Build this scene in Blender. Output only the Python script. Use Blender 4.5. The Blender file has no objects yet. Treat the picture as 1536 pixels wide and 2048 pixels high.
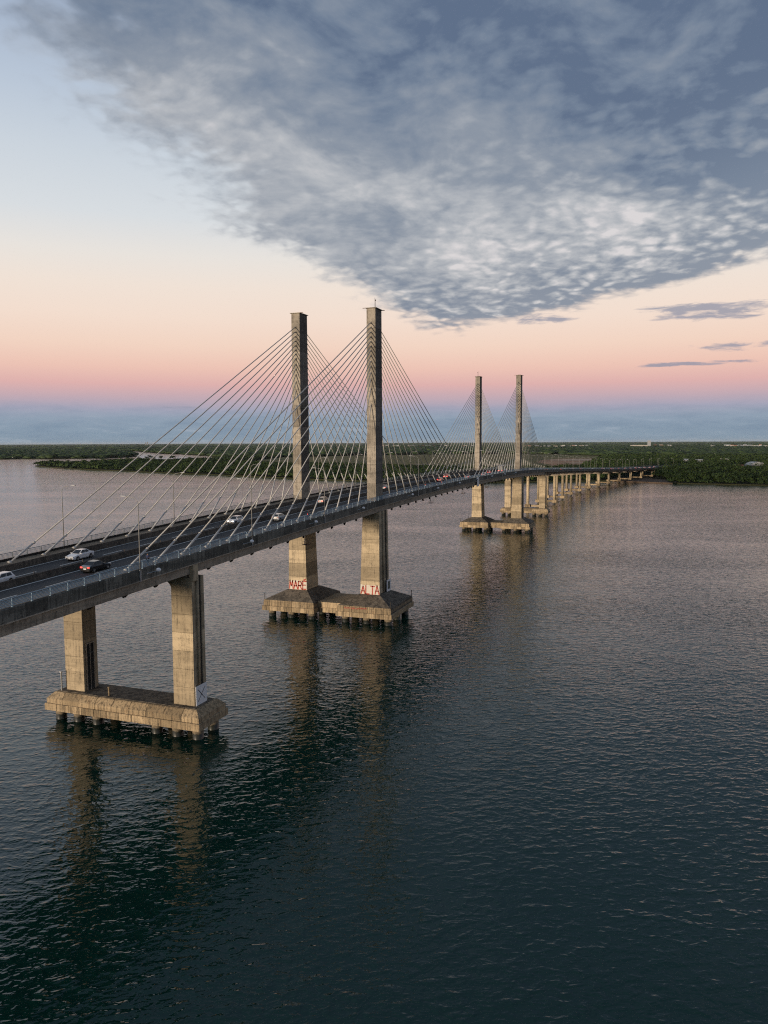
import bpy, bmesh, math, random
import numpy as np
from mathutils import Vector, Matrix
R = math.radians
rng = random.Random(7)
SC = bpy.context.scene
COL = SC.collection

# ---------------------------------------------------------------- camera
CAM = Vector((-177.374, -77.375, 44.083))
def make_camera():
    cd = bpy.data.cameras.new('camera'); co = bpy.data.objects.new('camera', cd); COL.objects.link(co)
    cd.sensor_fit = 'VERTICAL'; cd.sensor_height = 36.0; cd.sensor_width = 27.0
    cd.lens = 36.0*1525.5/2048.0; cd.clip_start = 0.5; cd.clip_end = 250000
    yw, p, r = R(20.094), R(5.209), R(-0.248)
    fl = Vector((math.cos(yw), math.sin(yw), 0)); rt = Vector((math.sin(yw), -math.cos(yw), 0)); up = Vector((0, 0, 1))
    fwd = fl*math.cos(p)-up*math.sin(p); dn = -(fl*math.sin(p)+up*math.cos(p))
    rc = rt*math.cos(r)-dn*math.sin(r); dc = rt*math.sin(r)+dn*math.cos(r)
    m = Matrix((rc, -dc, -fwd)).transposed().to_4x4(); m.translation = CAM
    co.matrix_world = m; SC.camera = co
make_camera()

# ---------------------------------------------------------------- node helpers
def lin(c): return tuple((x/255/12.92 if x/255 <= .04045 else ((x/255+.055)/1.055)**2.4) for x in c)
class NT:
    def __init__(s, tree): s.t = tree; s.n = tree.nodes; s.l = tree.links
    def node(s, typ, **kw):
        n = s.n.new(typ)
        for k, v in kw.items(): setattr(n, k, v)
        return n
    def put(s, sock, v):
        if v is None: return
        if isinstance(v, bpy.types.NodeSocket): s.l.new(v, sock)
        else:
            if sock.type == 'RGBA' and len(v) == 3: v = (*v, 1)
            sock.default_value = v
    def math(s, op, a, b=None, c=None, clamp=False):
        n = s.node('ShaderNodeMath', operation=op, use_clamp=clamp)
        s.put(n.inputs[0], a); s.put(n.inputs[1], b); s.put(n.inputs[2], c); return n.outputs[0]
    def mix(s, f, a, b, blend='MIX'):
        n = s.node('ShaderNodeMix', data_type='RGBA', blend_type=blend)
        s.put(n.inputs[0], f); s.put(n.inputs[6], a); s.put(n.inputs[7], b); return n.outputs[2]
    def mapr(s, v, a, b, c=0., d=1., smooth=False):
        n = s.node('ShaderNodeMapRange', interpolation_type='SMOOTHSTEP' if smooth else 'LINEAR')
        for i, x in enumerate((v, a, b, c, d)): s.put(n.inputs[i], x)
        return n.outputs[0]
    def noise(s, vec, scale, detail=3, rough=.5, dist=0., typ='FBM'):
        n = s.node('ShaderNodeTexNoise'); s.put(n.inputs['Vector'], vec)
        for k, v in (('Scale', scale), ('Detail', detail), ('Roughness', rough), ('Distortion', dist)): n.inputs[k].default_value = v
        return n.outputs[0]
    def comb(s, x, y, z):
        n = s.node('ShaderNodeCombineXYZ')
        for i, v in enumerate((x, y, z)): s.put(n.inputs[i], v)
        return n.outputs[0]
    def sep(s, v):
        n = s.node('ShaderNodeSeparateXYZ'); s.put(n.inputs[0], v); return n.outputs
    def mapping(s, vec, rot=(0, 0, 0), scale=(1, 1, 1), loc=(0, 0, 0)):
        n = s.node('ShaderNodeMapping'); s.put(n.inputs[0], vec)
        n.inputs[1].default_value = loc; n.inputs[2].default_value = rot; n.inputs[3].default_value = scale; return n.outputs[0]
    def ramp(s, f, stops, interp='LINEAR'):
        n = s.node('ShaderNodeValToRGB'); cr = n.color_ramp; cr.interpolation = interp
        while len(cr.elements) < len(stops): cr.elements.new(.5)
        for e, (p, c) in zip(cr.elements, stops): e.position = p; e.color = (*c, 1)
        s.put(n.inputs[0], f); return n.outputs[0]

# ---------------------------------------------------------------- world: dusk sky opposite the set sun
SUN_EL, SUN_AZ = 2.6, 155.0        # direction towards the low sun, degrees from +X (bridge axis), counter-clockwise
def make_world():
    w = bpy.data.worlds.new('World'); SC.world = w; w.use_nodes = True
    T = NT(w.node_tree); T.n.clear()
    out = T.node('ShaderNodeOutputWorld'); bg = T.node('ShaderNodeBackground'); T.l.new(bg.outputs[0], out.inputs[0])
    tc = T.node('ShaderNodeTexCoord'); d = tc.outputs['Generated']
    x, y, z = T.sep(d)
    el = T.math('MULTIPLY', T.math('ARCSINE', z), 180/math.pi)
    az = T.math('MULTIPLY', T.math('ARCTAN2', y, x), 180/math.pi)
    wob = T.noise(T.comb(T.math('MULTIPLY', az, .16), T.math('MULTIPLY', el, .9), 3.1), 1.0, 4, .55)
    wamp = T.mapr(el, 0.2, 4.5, .9, 0.)
    elw = T.math('ADD', el, T.math('MULTIPLY', T.math('SUBTRACT', wob, .5), wamp))
    stops = [(0.0, (131, 151, 168)), (1.2, (137, 155, 173)), (1.9, (146, 161, 179)), (2.5, (166, 165, 184)), (3.3, (195, 170, 179)), (4.2, (222, 177, 174)),
             (5.4, (237, 196, 181)), (6.9, (242, 212, 194)), (8.9, (243, 222, 207)), (11, (240, 226, 214)), (13, (232, 227, 221)),
             (15.5, (216, 221, 225)), (19, (203, 212, 221)), (22.5, (186, 199, 215)), (27, (163, 179, 202)), (40, (118, 139, 172)), (90, (74, 102, 150))]
    sky = T.ramp(T.math('DIVIDE', elw, 90.), [(e/90, lin(c)) for e, c in stops])
    lump = T.noise(T.comb(T.math('MULTIPLY', az, .22), T.math('MULTIPLY', el, 1.1), 1.7), 1.6, 6, .6, .4)
    sky = T.mix(T.math('MULTIPLY', T.mapr(lump, .42, .68, 0., .5, True), T.mapr(el, 1.2, 3.2, 1., 0.)), sky, lin((118, 138, 160)))
    sky = T.mix(T.math('MULTIPLY', T.mapr(lump, .44, .30, 0., .5, True), T.mapr(el, 1.0, 2.6, 1., 0.)), sky, lin((165, 176, 190)))
    # cloud sheet: a layer at constant height, seen in perspective
    zz = T.math('MAXIMUM', z, .03)
    px = T.math('DIVIDE', x, zz); py = T.math('DIVIDE', y, zz)
    P = T.comb(px, py, 0.)
    z2 = T.math('ADD', T.math('MAXIMUM', z, 0.), .18)
    Q = T.comb(T.math('DIVIDE', x, z2), T.math('DIVIDE', y, z2), 0.)   # the same layer, with the depth of its puffs
    n1 = T.noise(P, 1.1, 6, .6, .3)
    n1c = T.math('SUBTRACT', n1, .5)
    sd1 = T.math('SUBTRACT', T.math('MINIMUM', T.math('MULTIPLY_ADD', px, .26, 1.20), 2.06), py)
    sd2 = T.math('DIVIDE', T.math('SUBTRACT', T.math('MULTIPLY_ADD', py, .95, 5.3), px), 1.38)
    sd1n = T.math('MULTIPLY_ADD', n1c, .7, sd1); sd2n = T.math('MULTIPLY_ADD', n1c, 1.25, sd2)
    fine = T.noise(Q, 15, 6, .58, .35)
    cell = T.noise(T.mapping(Q, rot=(0, 0, R(25)), scale=(1.15, .9, 1)), 27, 2, .45, .25)
    big = T.noise(Q, 4.2, 6, .62, .35)
    ca = T.mapr(sd1n, -.15, .72, 0., 1., True)
    cb = T.mapr(sd2n, -.22, .55, 0., 1., True)
    cov = T.math('MULTIPLY', ca, cb)
    vn = T.node('ShaderNodeTexVoronoi', feature='SMOOTH_F1'); vn.inputs['Scale'].default_value = 19; vn.inputs['Smoothness'].default_value = .55
    wv3 = T.node('ShaderNodeVectorMath', operation='MULTIPLY_ADD'); nz = T.node('ShaderNodeTexNoise'); nz.inputs['Scale'].default_value = 7; nz.inputs['Detail'].default_value = 4; T.put(nz.inputs['Vector'], Q)
    T.l.new(nz.outputs['Color'], wv3.inputs[0]); wv3.inputs[1].default_value = (.16, .16, 0); T.put(wv3.inputs[2], Q); T.l.new(wv3.outputs[0], vn.inputs['Vector'])
    puff = T.mapr(vn.outputs['Distance'], .08, .62, .22, .78)          # bright cloudlets, darker gaps between them
    tex = T.math('ADD', T.math('ADD', T.math('MULTIPLY', fine, .4), T.math('MULTIPLY', cell, .2)), T.math('MULTIPLY', puff, .4))
    # opacity: broken near the rim, closed inside
    op = T.mapr(T.math('ADD', cov, T.math('MULTIPLY', T.math('SUBTRACT', tex, .5), 1.1)), .10, .72, 0., 1., True)
    op = T.math('MULTIPLY', op, T.mapr(cov, 0., .14, 0., 1., True))
    # optical thickness: thick towards the zenith and the right, thin band behind the rim
    th0 = T.math('SUBTRACT', T.math('SUBTRACT', 1.68, T.math('MULTIPLY', px, .3)), T.math('MULTIPLY', py, .42))
    th0 = T.math('SUBTRACT', th0, T.mapr(px, 2.9, 4.2, 0., .22, True))
    th0 = T.math('MINIMUM', T.math('MAXIMUM', th0, .40), .88)
    gx = T.math('DIVIDE', T.math('SUBTRACT', px, 4.0), 1.25); gy = T.math('DIVIDE', T.math('SUBTRACT', T.math('MULTIPLY_ADD', px, -.25, py), -.45), .85)
    th0 = T.math('SUBTRACT', th0, T.mapr(T.math('ADD', T.math('MULTIPLY', gx, gx), T.math('MULTIPLY', gy, gy)), 0., 1., .24, 0., True))
    rim = T.mapr(sd2n, .0, .6, .26, 0., True)
    th = T.math('ADD', T.math('ADD', th0, rim), T.mapr(sd1, 0., .9, -.06, 0., True))
    th = T.math('ADD', th, T.math('MULTIPLY', T.math('SUBTRACT', tex, .5), T.mapr(sd2, .3, 2.5, 2.5, .6, True)))
    th = T.math('ADD', th, T.math('MULTIPLY', T.math('SUBTRACT', big, .5), T.mapr(sd2, .3, 2.3, 1.25, 1.15)))
    th = T.math('MINIMUM', th, T.mapr(sd2, .2, 2.2, .66, 1., True))
    ccol = T.ramp(th, [(0., lin((218, 214, 215))), (.28, lin((182, 185, 190))), (.58, lin((141, 150, 163))), (.85, lin((112, 127, 148))), (1.1/1.1, lin((90, 107, 133)))])
    sky = T.mix(T.math('MULTIPLY', op, .95), sky, ccol)
    # a few thin streaks below the sheet
    st = T.noise(T.comb(T.math('MULTIPLY', az, .28), T.math('MULTIPLY', el, 1.6), 7.7), 1.6, 6, .62, .3)
    tot = None
    for a0, e0, aw, ew, k in ((-2.9, 8.75, 5.4, .80, 1.15), (-4.4, 6.35, 3.8, .45, .95), (-1.8, 5.3, 5.5, .22, .95), (8.2, 8.75, 2.6, .55, .9), (42, 1.6, 6, .5, .35), (35, 2.55, 2.4, .18, .5)):
        u = T.math('DIVIDE', T.math('SUBTRACT', az, a0), aw); v = T.math('DIVIDE', T.math('SUBTRACT', el, e0), ew)
        g = T.math('MULTIPLY', T.math('SUBTRACT', 1., T.math('ADD', T.math('MULTIPLY', u, u), T.math('MULTIPLY', v, v))), k)
        g = T.math('MAXIMUM', g, -1.)
        tot = g if tot is None else T.math('MAXIMUM', tot, g)
    so = T.mapr(T.math('ADD', tot, T.math('MULTIPLY', T.math('SUBTRACT', st, .5), 3.2)), .35, 1.15, 0., .8, True)
    so = T.math('MULTIPLY', so, T.mapr(tot, -.9, -.2, 0., 1.))
    sky = T.mix(so, sky, lin((140, 146, 165)))
    # physical sky: adds the afterglow on the side of the sun
    nk = T.node('ShaderNodeTexSky', sky_type='NISHITA', sun_disc=False, sun_elevation=R(2.0), sun_rotation=R(90-SUN_AZ))
    nk.air_density = 1.2; nk.dust_density = 2.0
    add = T.mix(1., sky, T.mix(1., nk.outputs[0], (.06, .06, .06), 'MULTIPLY'), 'ADD')
    glow = T.mapr(T.math('ADD', T.math('MULTIPLY', x, math.cos(R(SUN_AZ))), T.math('MULTIPLY', y, math.sin(R(SUN_AZ)))), -.25, .6, 0., 1., True)
    T.l.new(T.mix(glow, sky, add), bg.inputs[0]); bg.inputs[1].default_value = 1.0
make_world()
def make_sun():
    ld = bpy.data.lights.new('sun', 'SUN'); lo = bpy.data.objects.new('sun', ld); COL.objects.link(lo)
    ld.energy = 3.7; ld.angle = R(5); ld.color = (1.0, .82, .62)
    dv = Vector((math.cos(R(SUN_EL))*math.cos(R(SUN_AZ)), math.cos(R(SUN_EL))*math.sin(R(SUN_AZ)), math.sin(R(SUN_EL))))
    lo.rotation_euler = dv.to_track_quat('Z', 'Y').to_euler(); lo.location = (-200, 0, 120)
make_sun()
vs = SC.view_settings
vs.view_transform = 'Standard'; vs.look = 'None'; vs.exposure = 0; vs.gamma = 1; vs.use_curve_mapping = False
SC.cycles.max_bounces = 6; SC.cycles.diffuse_bounces = 2; SC.cycles.glossy_bounces = 3; SC.cycles.transmission_bounces = 2; SC.cycles.volume_bounces = 0
SC.cycles.caustics_reflective = False; SC.cycles.caustics_refractive = False; SC.cycles.use_denoising = False; SC.cycles.pixel_filter_type = 'BLACKMAN_HARRIS'; SC.cycles.filter_width = 1.15
SC.cycles.sample_clamp_indirect = 4

# ---------------------------------------------------------------- materials
MATS = {}
def newmat(name):
    m = bpy.data.materials.new(name); m.use_nodes = True; T = NT(m.node_tree); T.n.clear()
    o = T.node('ShaderNodeOutputMaterial'); b = T.node('ShaderNodeBsdfPrincipled'); T.l.new(b.outputs[0], o.inputs[0])
    MATS[name] = m; return T, b
def simple(name, col, rough=.6, metal=0., var=.12, scale=2., spec=.5):
    T, b = newmat(name); g = T.node('ShaderNodeNewGeometry')
    n = T.noise(g.outputs['Position'], scale, 4)
    T.put(b.inputs['Base Color'], T.mix(n, tuple(c*(1-var) for c in col), tuple(min(1, c*(1+var)) for c in col)))
    b.inputs['Roughness'].default_value = rough; b.inputs['Metallic'].default_value = metal; b.inputs['Specular IOR Level'].default_value = spec
    return T, b
def concrete(name, col, stain=(.07, .062, .05), amount=.5, streak=.6, lift=.25, rust=0., joints=0., bands=.5):
    T, b = newmat(name); g = T.node('ShaderNodeNewGeometry'); p = g.outputs['Position']
    oi = T.node('ShaderNodeObjectInfo')
    c1 = tuple(c*.66 for c in col); c2 = tuple(min(.8, c*1.25) for c in col)
    tone = T.math('ADD', T.math('MULTIPLY', T.noise(p, .7, 6, .65), 1.-lift), T.math('MULTIPLY', oi.outputs['Random'], lift))
    base = T.mix(T.mapr(tone, .28, .72), c1, c2)
    # run-down streaks, blotches and speckle of dirt
    sk = T.noise(T.mapping(p, scale=(2.4, 2.4, .16)), 1.2, 6, .7)
    bl = T.noise(p, .9, 7, .7, .6)
    fi = T.noise(p, 5.5, 5, .75)
    dirt = T.math('ADD', T.math('MULTIPLY', sk, streak), T.math('MULTIPLY', bl, 1-streak))
    dirt = T.mapr(T.math('ADD', dirt, T.math('MULTIPLY', T.math('SUBTRACT', fi, .5), .45)), .52-.14*amount, .74-.2*amount, 0., .5+.45*amount, True)
    colr = T.mix(dirt, base, stain)
    # horizontal weather bands
    bd = T.noise(T.mapping(p, scale=(.06, .06, .8)), 1., 5, .7)
    colr = T.mix(T.mapr(bd, .50, .66, 0., bands, True), colr, tuple(c*.42 for c in col))
    colr = T.mix(T.mapr(bd, .46, .34, 0., bands*.6, True), colr, c2)
    if rust: colr = T.mix(T.mapr(T.noise(p, 1.1, 6, .72), .52, .70, 0., rust, True), colr, (.26, .13, .055))
    if joints:   # form-board joints with dirt in them
        x, y, z = T.sep(p)
        jv = T.math('PINGPONG', T.math('ADD', x, y), .62); jl = T.mapr(jv, .0, .035, joints, 0.)
        jl = T.math('MULTIPLY', jl, T.mapr(T.noise(p, .5, 3), .42, .6))
        colr = T.mix(jl, colr, stain)
    T.put(b.inputs['Base Color'], colr); b.inputs['Roughness'].default_value = .9; b.inputs['Specular IOR Level'].default_value = .2
    bp = T.node('ShaderNodeBump'); bp.inputs['Strength'].default_value = .35; bp.inputs['Distance'].default_value = .012
    T.put(bp.inputs['Height'], T.noise(p, 5., 6, .75)); T.l.new(bp.outputs[0], b.inputs['Normal'])
concrete('leg_concrete', (.47, .385, .26), amount=.4, lift=.5, joints=.7)
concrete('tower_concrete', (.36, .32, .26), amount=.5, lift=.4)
concrete('tower_side_shade_grime', (.185, .17, .15), stain=(.05, .047, .044), amount=.6, lift=.75, streak=.7)  # tower sides: shade put into the darker colour, along with stained lifts
concrete('cap_concrete', (.40, .31, .195), stain=(.05, .045, .036), amount=.55, streak=.85, lift=.6, rust=.25, bands=.35, joints=.5)
concrete('cap_top', (.19, .165, .13), stain=(.035, .033, .03), amount=.7, streak=.1)
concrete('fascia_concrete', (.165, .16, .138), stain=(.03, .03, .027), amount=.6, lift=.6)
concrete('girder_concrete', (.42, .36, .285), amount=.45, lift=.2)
concrete('barrier_concrete', (.13, .112, .092), stain=(.03, .03, .028), amount=.7)
concrete('walkway_concrete', (.30, .235, .165), amount=.3, streak=.1)
concrete('kerb_concrete', (.05, .052, .05), stain=(.012, .012, .012), amount=.8)
def pile_mat():
    T, b = newmat('pile_concrete'); g = T.node('ShaderNodeNewGeometry'); p = g.outputs['Position']; z = T.sep(p)[2]
    n = T.noise(p, 2.2, 5, .7); c = T.mix(T.mapr(n, .35, .65), (.15, .12, .08), (.27, .22, .15))
    wet = T.mapr(T.math('ADD', z, T.math('MULTIPLY', T.math('SUBTRACT', n, .5), .7)), .75, 1.05, 1., 0.)
    T.put(b.inputs['Base Color'], T.mix(wet, c, (.022, .024, .018))); T.put(b.inputs['Roughness'], T.mapr(wet, 0., 1., .9, .35))
pile_mat()
def asphalt():
    T, b = newmat('asphalt'); g = T.node('ShaderNodeNewGeometry'); p = g.outputs['Position']
    n = T.noise(p, .25, 5, .6); f = T.noise(p, 9, 3, .7); st = T.noise(T.mapping(p, scale=(.02, 1.2, 1)), 1.2, 3)
    c = T.mix(n, (.058, .056, .055), (.088, .084, .080)); c = T.mix(T.mapr(st, .45, .7, 0., .5), c, (.048, .046, .045))
    c = T.mix(T.math('MULTIPLY', f, .3), c, (.10, .095, .09))
    T.put(b.inputs['Base Color'], c); b.inputs['Roughness'].default_value = .85; b.inputs['Specular IOR Level'].default_value = .25
asphalt()
simple('road_paint', (.74, .72, .66), .7, var=.25, scale=3)
simple('railing_paint', (.24, .36, .45), .5, var=.2)
simple('railing_far', (.16, .20, .22), .5, var=.2)
simple('cable_sheath', (.47, .455, .42), .55, var=.12)
simple('cable_pipe', (.50, .49, .46), .5, var=.1)
simple('anchor_steel', (.018, .014, .012), .7)
simple('galvanised', (.36, .37, .37), .45, .6)
simple('lamp_head', (.36, .37, .36), .5); simple('lamp_pole', (.26, .26, .25), .6)
simple('white_panel', (.80, .81, .82), .5, var=.05)
simple('white_wash', (.62, .58, .50), .8, var=.15, scale=1.2)
T_, b_ = simple('red_graffiti', (.42, .05, .035), .85, var=.3, scale=2.)
g_ = T_.node('ShaderNodeNewGeometry'); wn_ = T_.noise(g_.outputs['Position'], 3.2, 6, .75, .5)
T_.put(b_.inputs['Base Color'], T_.mix(T_.mapr(wn_, .50, .66, 0., .85, True), T_.mix(T_.noise(g_.outputs['Position'], 1.1, 3), (.30, .03, .022), (.50, .08, .055)), (.50, .40, .32)))
simple('black_paint', (.02, .02, .022), .6)
simple('dark_green_panel', (.03, .06, .055), .5)
simple('rubber', (.018, .018, .018), .8)
simple('rim_metal', (.40, .41, .42), .35, .8)
simple('rusty_steel', (.16, .075, .04), .8)
def paint(name, c, r=.28):
    T, b = simple(name, c, r, var=.03); b.inputs['Coat Weight'].default_value = .6; b.inputs['Coat Roughness'].default_value = .08
for nm, c in dict(paint_white=(.72, .73, .74), paint_black=(.012, .012, .014), paint_silver=(.38, .40, .41), paint_red=(.34, .02, .02), paint_grey=(.12, .125, .13), paint_blue=(.05, .09, .2)).items(): paint(nm, c)
T_, b_ = simple('car_glass', (.014, .018, .024), .06, var=.02)
def emit(name, col, s):
    T, b = newmat(name); b.inputs['Base Color'].default_value = (*col, 1); b.inputs['Emission Color'].default_value = (*col, 1); b.inputs['Emission Strength'].default_value = s
emit('tail_lit', (1., .05, .04), 2.2); emit('tail_brake', (1., .10, .07), 5.); emit('head_lit', (1., .9, .75), 3.); emit('head_bright', (1., .93, .8), 14.)
emit('lamp_lit', (1., .93, .8), 3.)
simple('tail_off', (.25, .015, .015), .3); simple('head_off', (.55, .57, .58), .2)
simple('skin', (.22, .12, .075), .6); simple('cloth_dark', (.02, .022, .03), .9); simple('cloth_navy', (.018, .03, .075), .9); simple('cloth_red', (.25, .04, .03), .9); simple('helmet', (.05, .05, .055), .3); simple('jeans', (.05, .07, .11), .9)
simple('wall_white', (.42, .42, .41), .8); simple('wall_cream', (.36, .33, .29), .8); simple('roof_white', (.40, .41, .41), .6); simple('roof_tile', (.34, .13, .07), .8); simple('window_dark', (.03, .035, .04), .3); simple('wall_grey', (.28, .29, .30), .8)
simple('turbine_white', (.62, .64, .66), .5)
def foliage(name, a, bcol, scale=.35):
    T, b = newmat(name); g = T.node('ShaderNodeNewGeometry'); p = g.outputs['Position']
    n = T.noise(p, scale*.12, 4, .6); m = T.noise(p, scale, 3, .6)
    c = T.mix(T.mapr(n, .40, .60), a, bcol)
    c = T.mix(T.mapr(m, .35, .7, 0., .7), c, tuple(x*1.5 for x in bcol))
    if 'Random Per Island' in g.outputs: c = T.mix(T.math('MULTIPLY', g.outputs['Random Per Island'], .45), c, tuple(x*.45 for x in a))
    T.put(b.inputs['Base Color'], c); b.inputs['Roughness'].default_value = .8; b.inputs['Specular IOR Level'].default_value = .15
foliage('mangrove_leaf', (.017, .034, .012), (.048, .076, .018))
foliage('forest_leaf', (.018, .037, .015), (.044, .068, .022), .08)
foliage('palm_leaf', (.018, .032, .012), (.03, .05, .016))
simple('bark', (.09, .07, .05), .9)
def ground(name, a, b2, c2, s1, s2):
    T, b = newmat(name); g = T.node('ShaderNodeNewGeometry'); p = g.outputs['Position']
    n = T.noise(p, s1, 6, .62); m = T.noise(p, s2, 5, .6)
    c = T.mix(T.mapr(n, .38, .62), a, b2); c = T.mix(T.mapr(m, .52, .66, 0., .8), c, c2)
    T.put(b.inputs['Base Color'], c); b.inputs['Roughness'].default_value = .95; b.inputs['Specular IOR Level'].default_value = .1
ground('land_soil', (.030, .034, .016), (.040, .044, .020), (.050, .050, .026), .01, .004)
ground('marsh_grass', (.150, .132, .050), (.215, .170, .070), (.090, .105, .036), .012, .006)
ground('tidal_mud', (.36, .20, .12), (.48, .30, .18), (.20, .13, .07), .012, .02)
ground('sand', (.48, .36, .25), (.55, .42, .29), (.36, .26, .17), .02, .03)
ground('mud_bank', (.10, .075, .055), (.14, .10, .07), (.07, .055, .04), .05, .09)
def water():
    T, b = newmat('river_water'); g = T.node('ShaderNodeNewGeometry'); p = g.outputs['Position']
    b.inputs['Base Color'].default_value = (.004, .030, .0215, 1); b.inputs['Roughness'].default_value = .05; b.inputs['IOR'].default_value = 1.44
    W1, W2, W3 = .078, .032, .008
    q = T.mapping(p, rot=(0, 0, R(-26)))
    def wv(lx, ly, amp, det, rough, dist, rot=0, lo=None, hi=None, pw=1.4):
        n = T.noise(T.mapping(q, rot=(0, 0, R(rot)), scale=(1/lx, 1/ly, 1)), 1., det, rough, dist)
        if lo is not None: n = T.math('POWER', T.mapr(n, lo, hi), pw)     # flat troughs, narrow crests
        return T.math('MULTIPLY', n, amp)
    h = T.math('ADD', wv(1.05, 1.9, W1, 2, .5, .35, 0, .38, .76), wv(.6, .85, W2, 2, .5, .4, 35, .42, .80))
    h = T.math('ADD', h, wv(.28, .36, W3, 2, .55, .2, -15))
    h = T.math('ADD', h, wv(6.5, 9, .16, 2, .5, .3, -12))
    patch = T.mapr(T.noise(T.mapping(q, rot=(0, 0, R(30)), scale=(1, .45, 1)), .017, 6, .62, .6), .32, .68, .55, 1.4)
    h = T.math('MULTIPLY', h, patch)
    bp = T.node('ShaderNodeBump'); bp.inputs['Strength'].default_value = 1.; bp.inputs['Distance'].default_value = 1.
    if 'Filter Width' in bp.inputs: bp.inputs['Filter Width'].default_value = .02
    T.put(bp.inputs['Height'], h); T.l.new(bp.outputs[0], b.inputs['Normal'])
water()

# ---------------------------------------------------------------- mesh helpers
class MB:
    def __init__(s): s.v = []; s.f = []; s.m = []; s.mi = 0
    def add(s, vs, fs):
        o = len(s.v); s.v += [tuple(v) for v in vs]; s.f += [tuple(i+o for i in f) for f in fs]; s.m += [s.mi]*len(fs); return s
    def hexa(s, a, b):  # two quads (loops of 4) joined
        return s.add(list(a)+list(b), [(3, 2, 1, 0), (4, 5, 6, 7)]+[(i, (i+1) % 4, 4+(i+1) % 4, 4+i) for i in range(4)])
    def box(s, c, d):
        x, y, z = (k/2 for k in d); cx, cy, cz = c
        return s.hexa([(cx-x, cy-y, cz-z), (cx+x, cy-y, cz-z), (cx+x, cy+y, cz-z), (cx-x, cy+y, cz-z)], [(cx-x, cy-y, cz+z), (cx+x, cy-y, cz+z), (cx+x, cy+y, cz+z), (cx-x, cy+y, cz+z)])
    def loft(s, rings, caps=True):
        n = len(rings[0]); vs = [p for r in rings for p in r]; fs = []
        for k in range(len(rings)-1):
            fs += [(k*n+i, k*n+(i+1) % n, (k+1)*n+(i+1) % n, (k+1)*n+i) for i in range(n)]
        if caps: fs += [tuple(range(n-1, -1, -1)), tuple(range((len(rings)-1)*n, len(rings)*n))]
        return s.add(vs, fs)
    def tube(s, pts, rad, n=8, caps=True):
        rings = []; pts = [Vector(p) for p in pts]
        if not isinstance(rad, (list, tuple)): rad = [rad]*len(pts)
        for i, p in enumerate(pts):
            t = (pts[min(i+1, len(pts)-1)]-pts[max(i-1, 0)]).normalized()
            u = t.cross(Vector((0, 0, 1)) if abs(t.z) < .9 else Vector((1, 0, 0))).normalized(); w = t.cross(u)
            rings.append([p+(u*math.cos(2*math.pi*k/n)+w*math.sin(2*math.pi*k/n))*rad[i] for k in range(n)])
        return s.loft(rings, caps)
    def build(s, name, mat, parent=None, smooth=False):
        me = bpy.data.meshes.new(name); me.from_pydata(s.v, [], s.f)
        mats = mat if isinstance(mat, (list, tuple)) else [mat]
        for m in mats: me.materials.append(MATS[m])
        if len(mats) > 1: me.polygons.foreach_set('material_index', s.m)
        bm = bmesh.new(); bm.from_mesh(me); bmesh.ops.recalc_face_normals(bm, faces=bm.faces); bm.to_mesh(me); bm.free()
        if smooth: me.polygons.foreach_set('use_smooth', [True]*len(me.polygons))
        me.update()
        o = bpy.data.objects.new(name, me); COL.objects.link(o)
        if parent: o.parent = parent
        return o
def tag(o, label=None, cat=None, group=None, kind=None):
    for k, v in (('label', label), ('category', cat), ('group', group), ('kind', kind)):
        if v: o[k] = v
    return o
def empty(name, loc=(0, 0, 0), rz=0, parent=None):
    o = bpy.data.objects.new(name, None); o.empty_display_size = .1; COL.objects.link(o); o.location = loc; o.rotation_euler = (0, 0, rz)
    if parent: o.parent = parent
    return o
def kids(o): return [c for c in bpy.data.objects if c.parent == o]
KID = {}
def copy_tree(o, parent=None):
    c = o.copy(); COL.objects.link(c); c.parent = parent
    if o.name not in KID: KID[o.name] = list(o.children)
    for ch in KID[o.name]: copy_tree(ch, c)
    return c

# ---------------------------------------------------------------- bridge alignment
def zd(s):
    t = abs(s-100)
    z = 30.6-1e-4*t*t if t < 160 else 28.04-.032*(t-160)
    if s > 600:
        d = min(s-600, 220); z = 17.16-.032*d+.00005*d*d*1.0
        if s > 820: z -= .01*(s-820)
    return z
S_CURVE, R_CURVE = 390., 1500.
def B(s, v, z):
    if s <= S_CURVE: return Vector((s, -v, z))
    a = (s-S_CURVE)/R_CURVE
    return Vector((S_CURVE+R_CURVE*math.sin(a)-v*math.sin(a), -R_CURVE*(1-math.cos(a))-v*math.cos(a), z))
def head(s): return 0 if s <= S_CURVE else -(s-S_CURVE)/R_CURVE
def D(s, v, dz): return B(s, v, zd(s)+dz)
def stations(s0, s1, step=4.):
    n = max(1, int(math.ceil((s1-s0)/step))); return [s0+(s1-s0)*i/n for i in range(n+1)]
def sweep(mb, prof, s0, s1, step=4.):   # prof: list of (v, dz) closed loop
    mb.loft([[D(s, v, dz) for v, dz in prof] for s in stations(s0, s1, step)]); return mb
def rect(v0, v1, z0, z1): return [(v0, z0), (v1, z0), (v1, z1), (v0, z1)]
S_BEG, S_MID, S_END = -230., 281., 1010.

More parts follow.
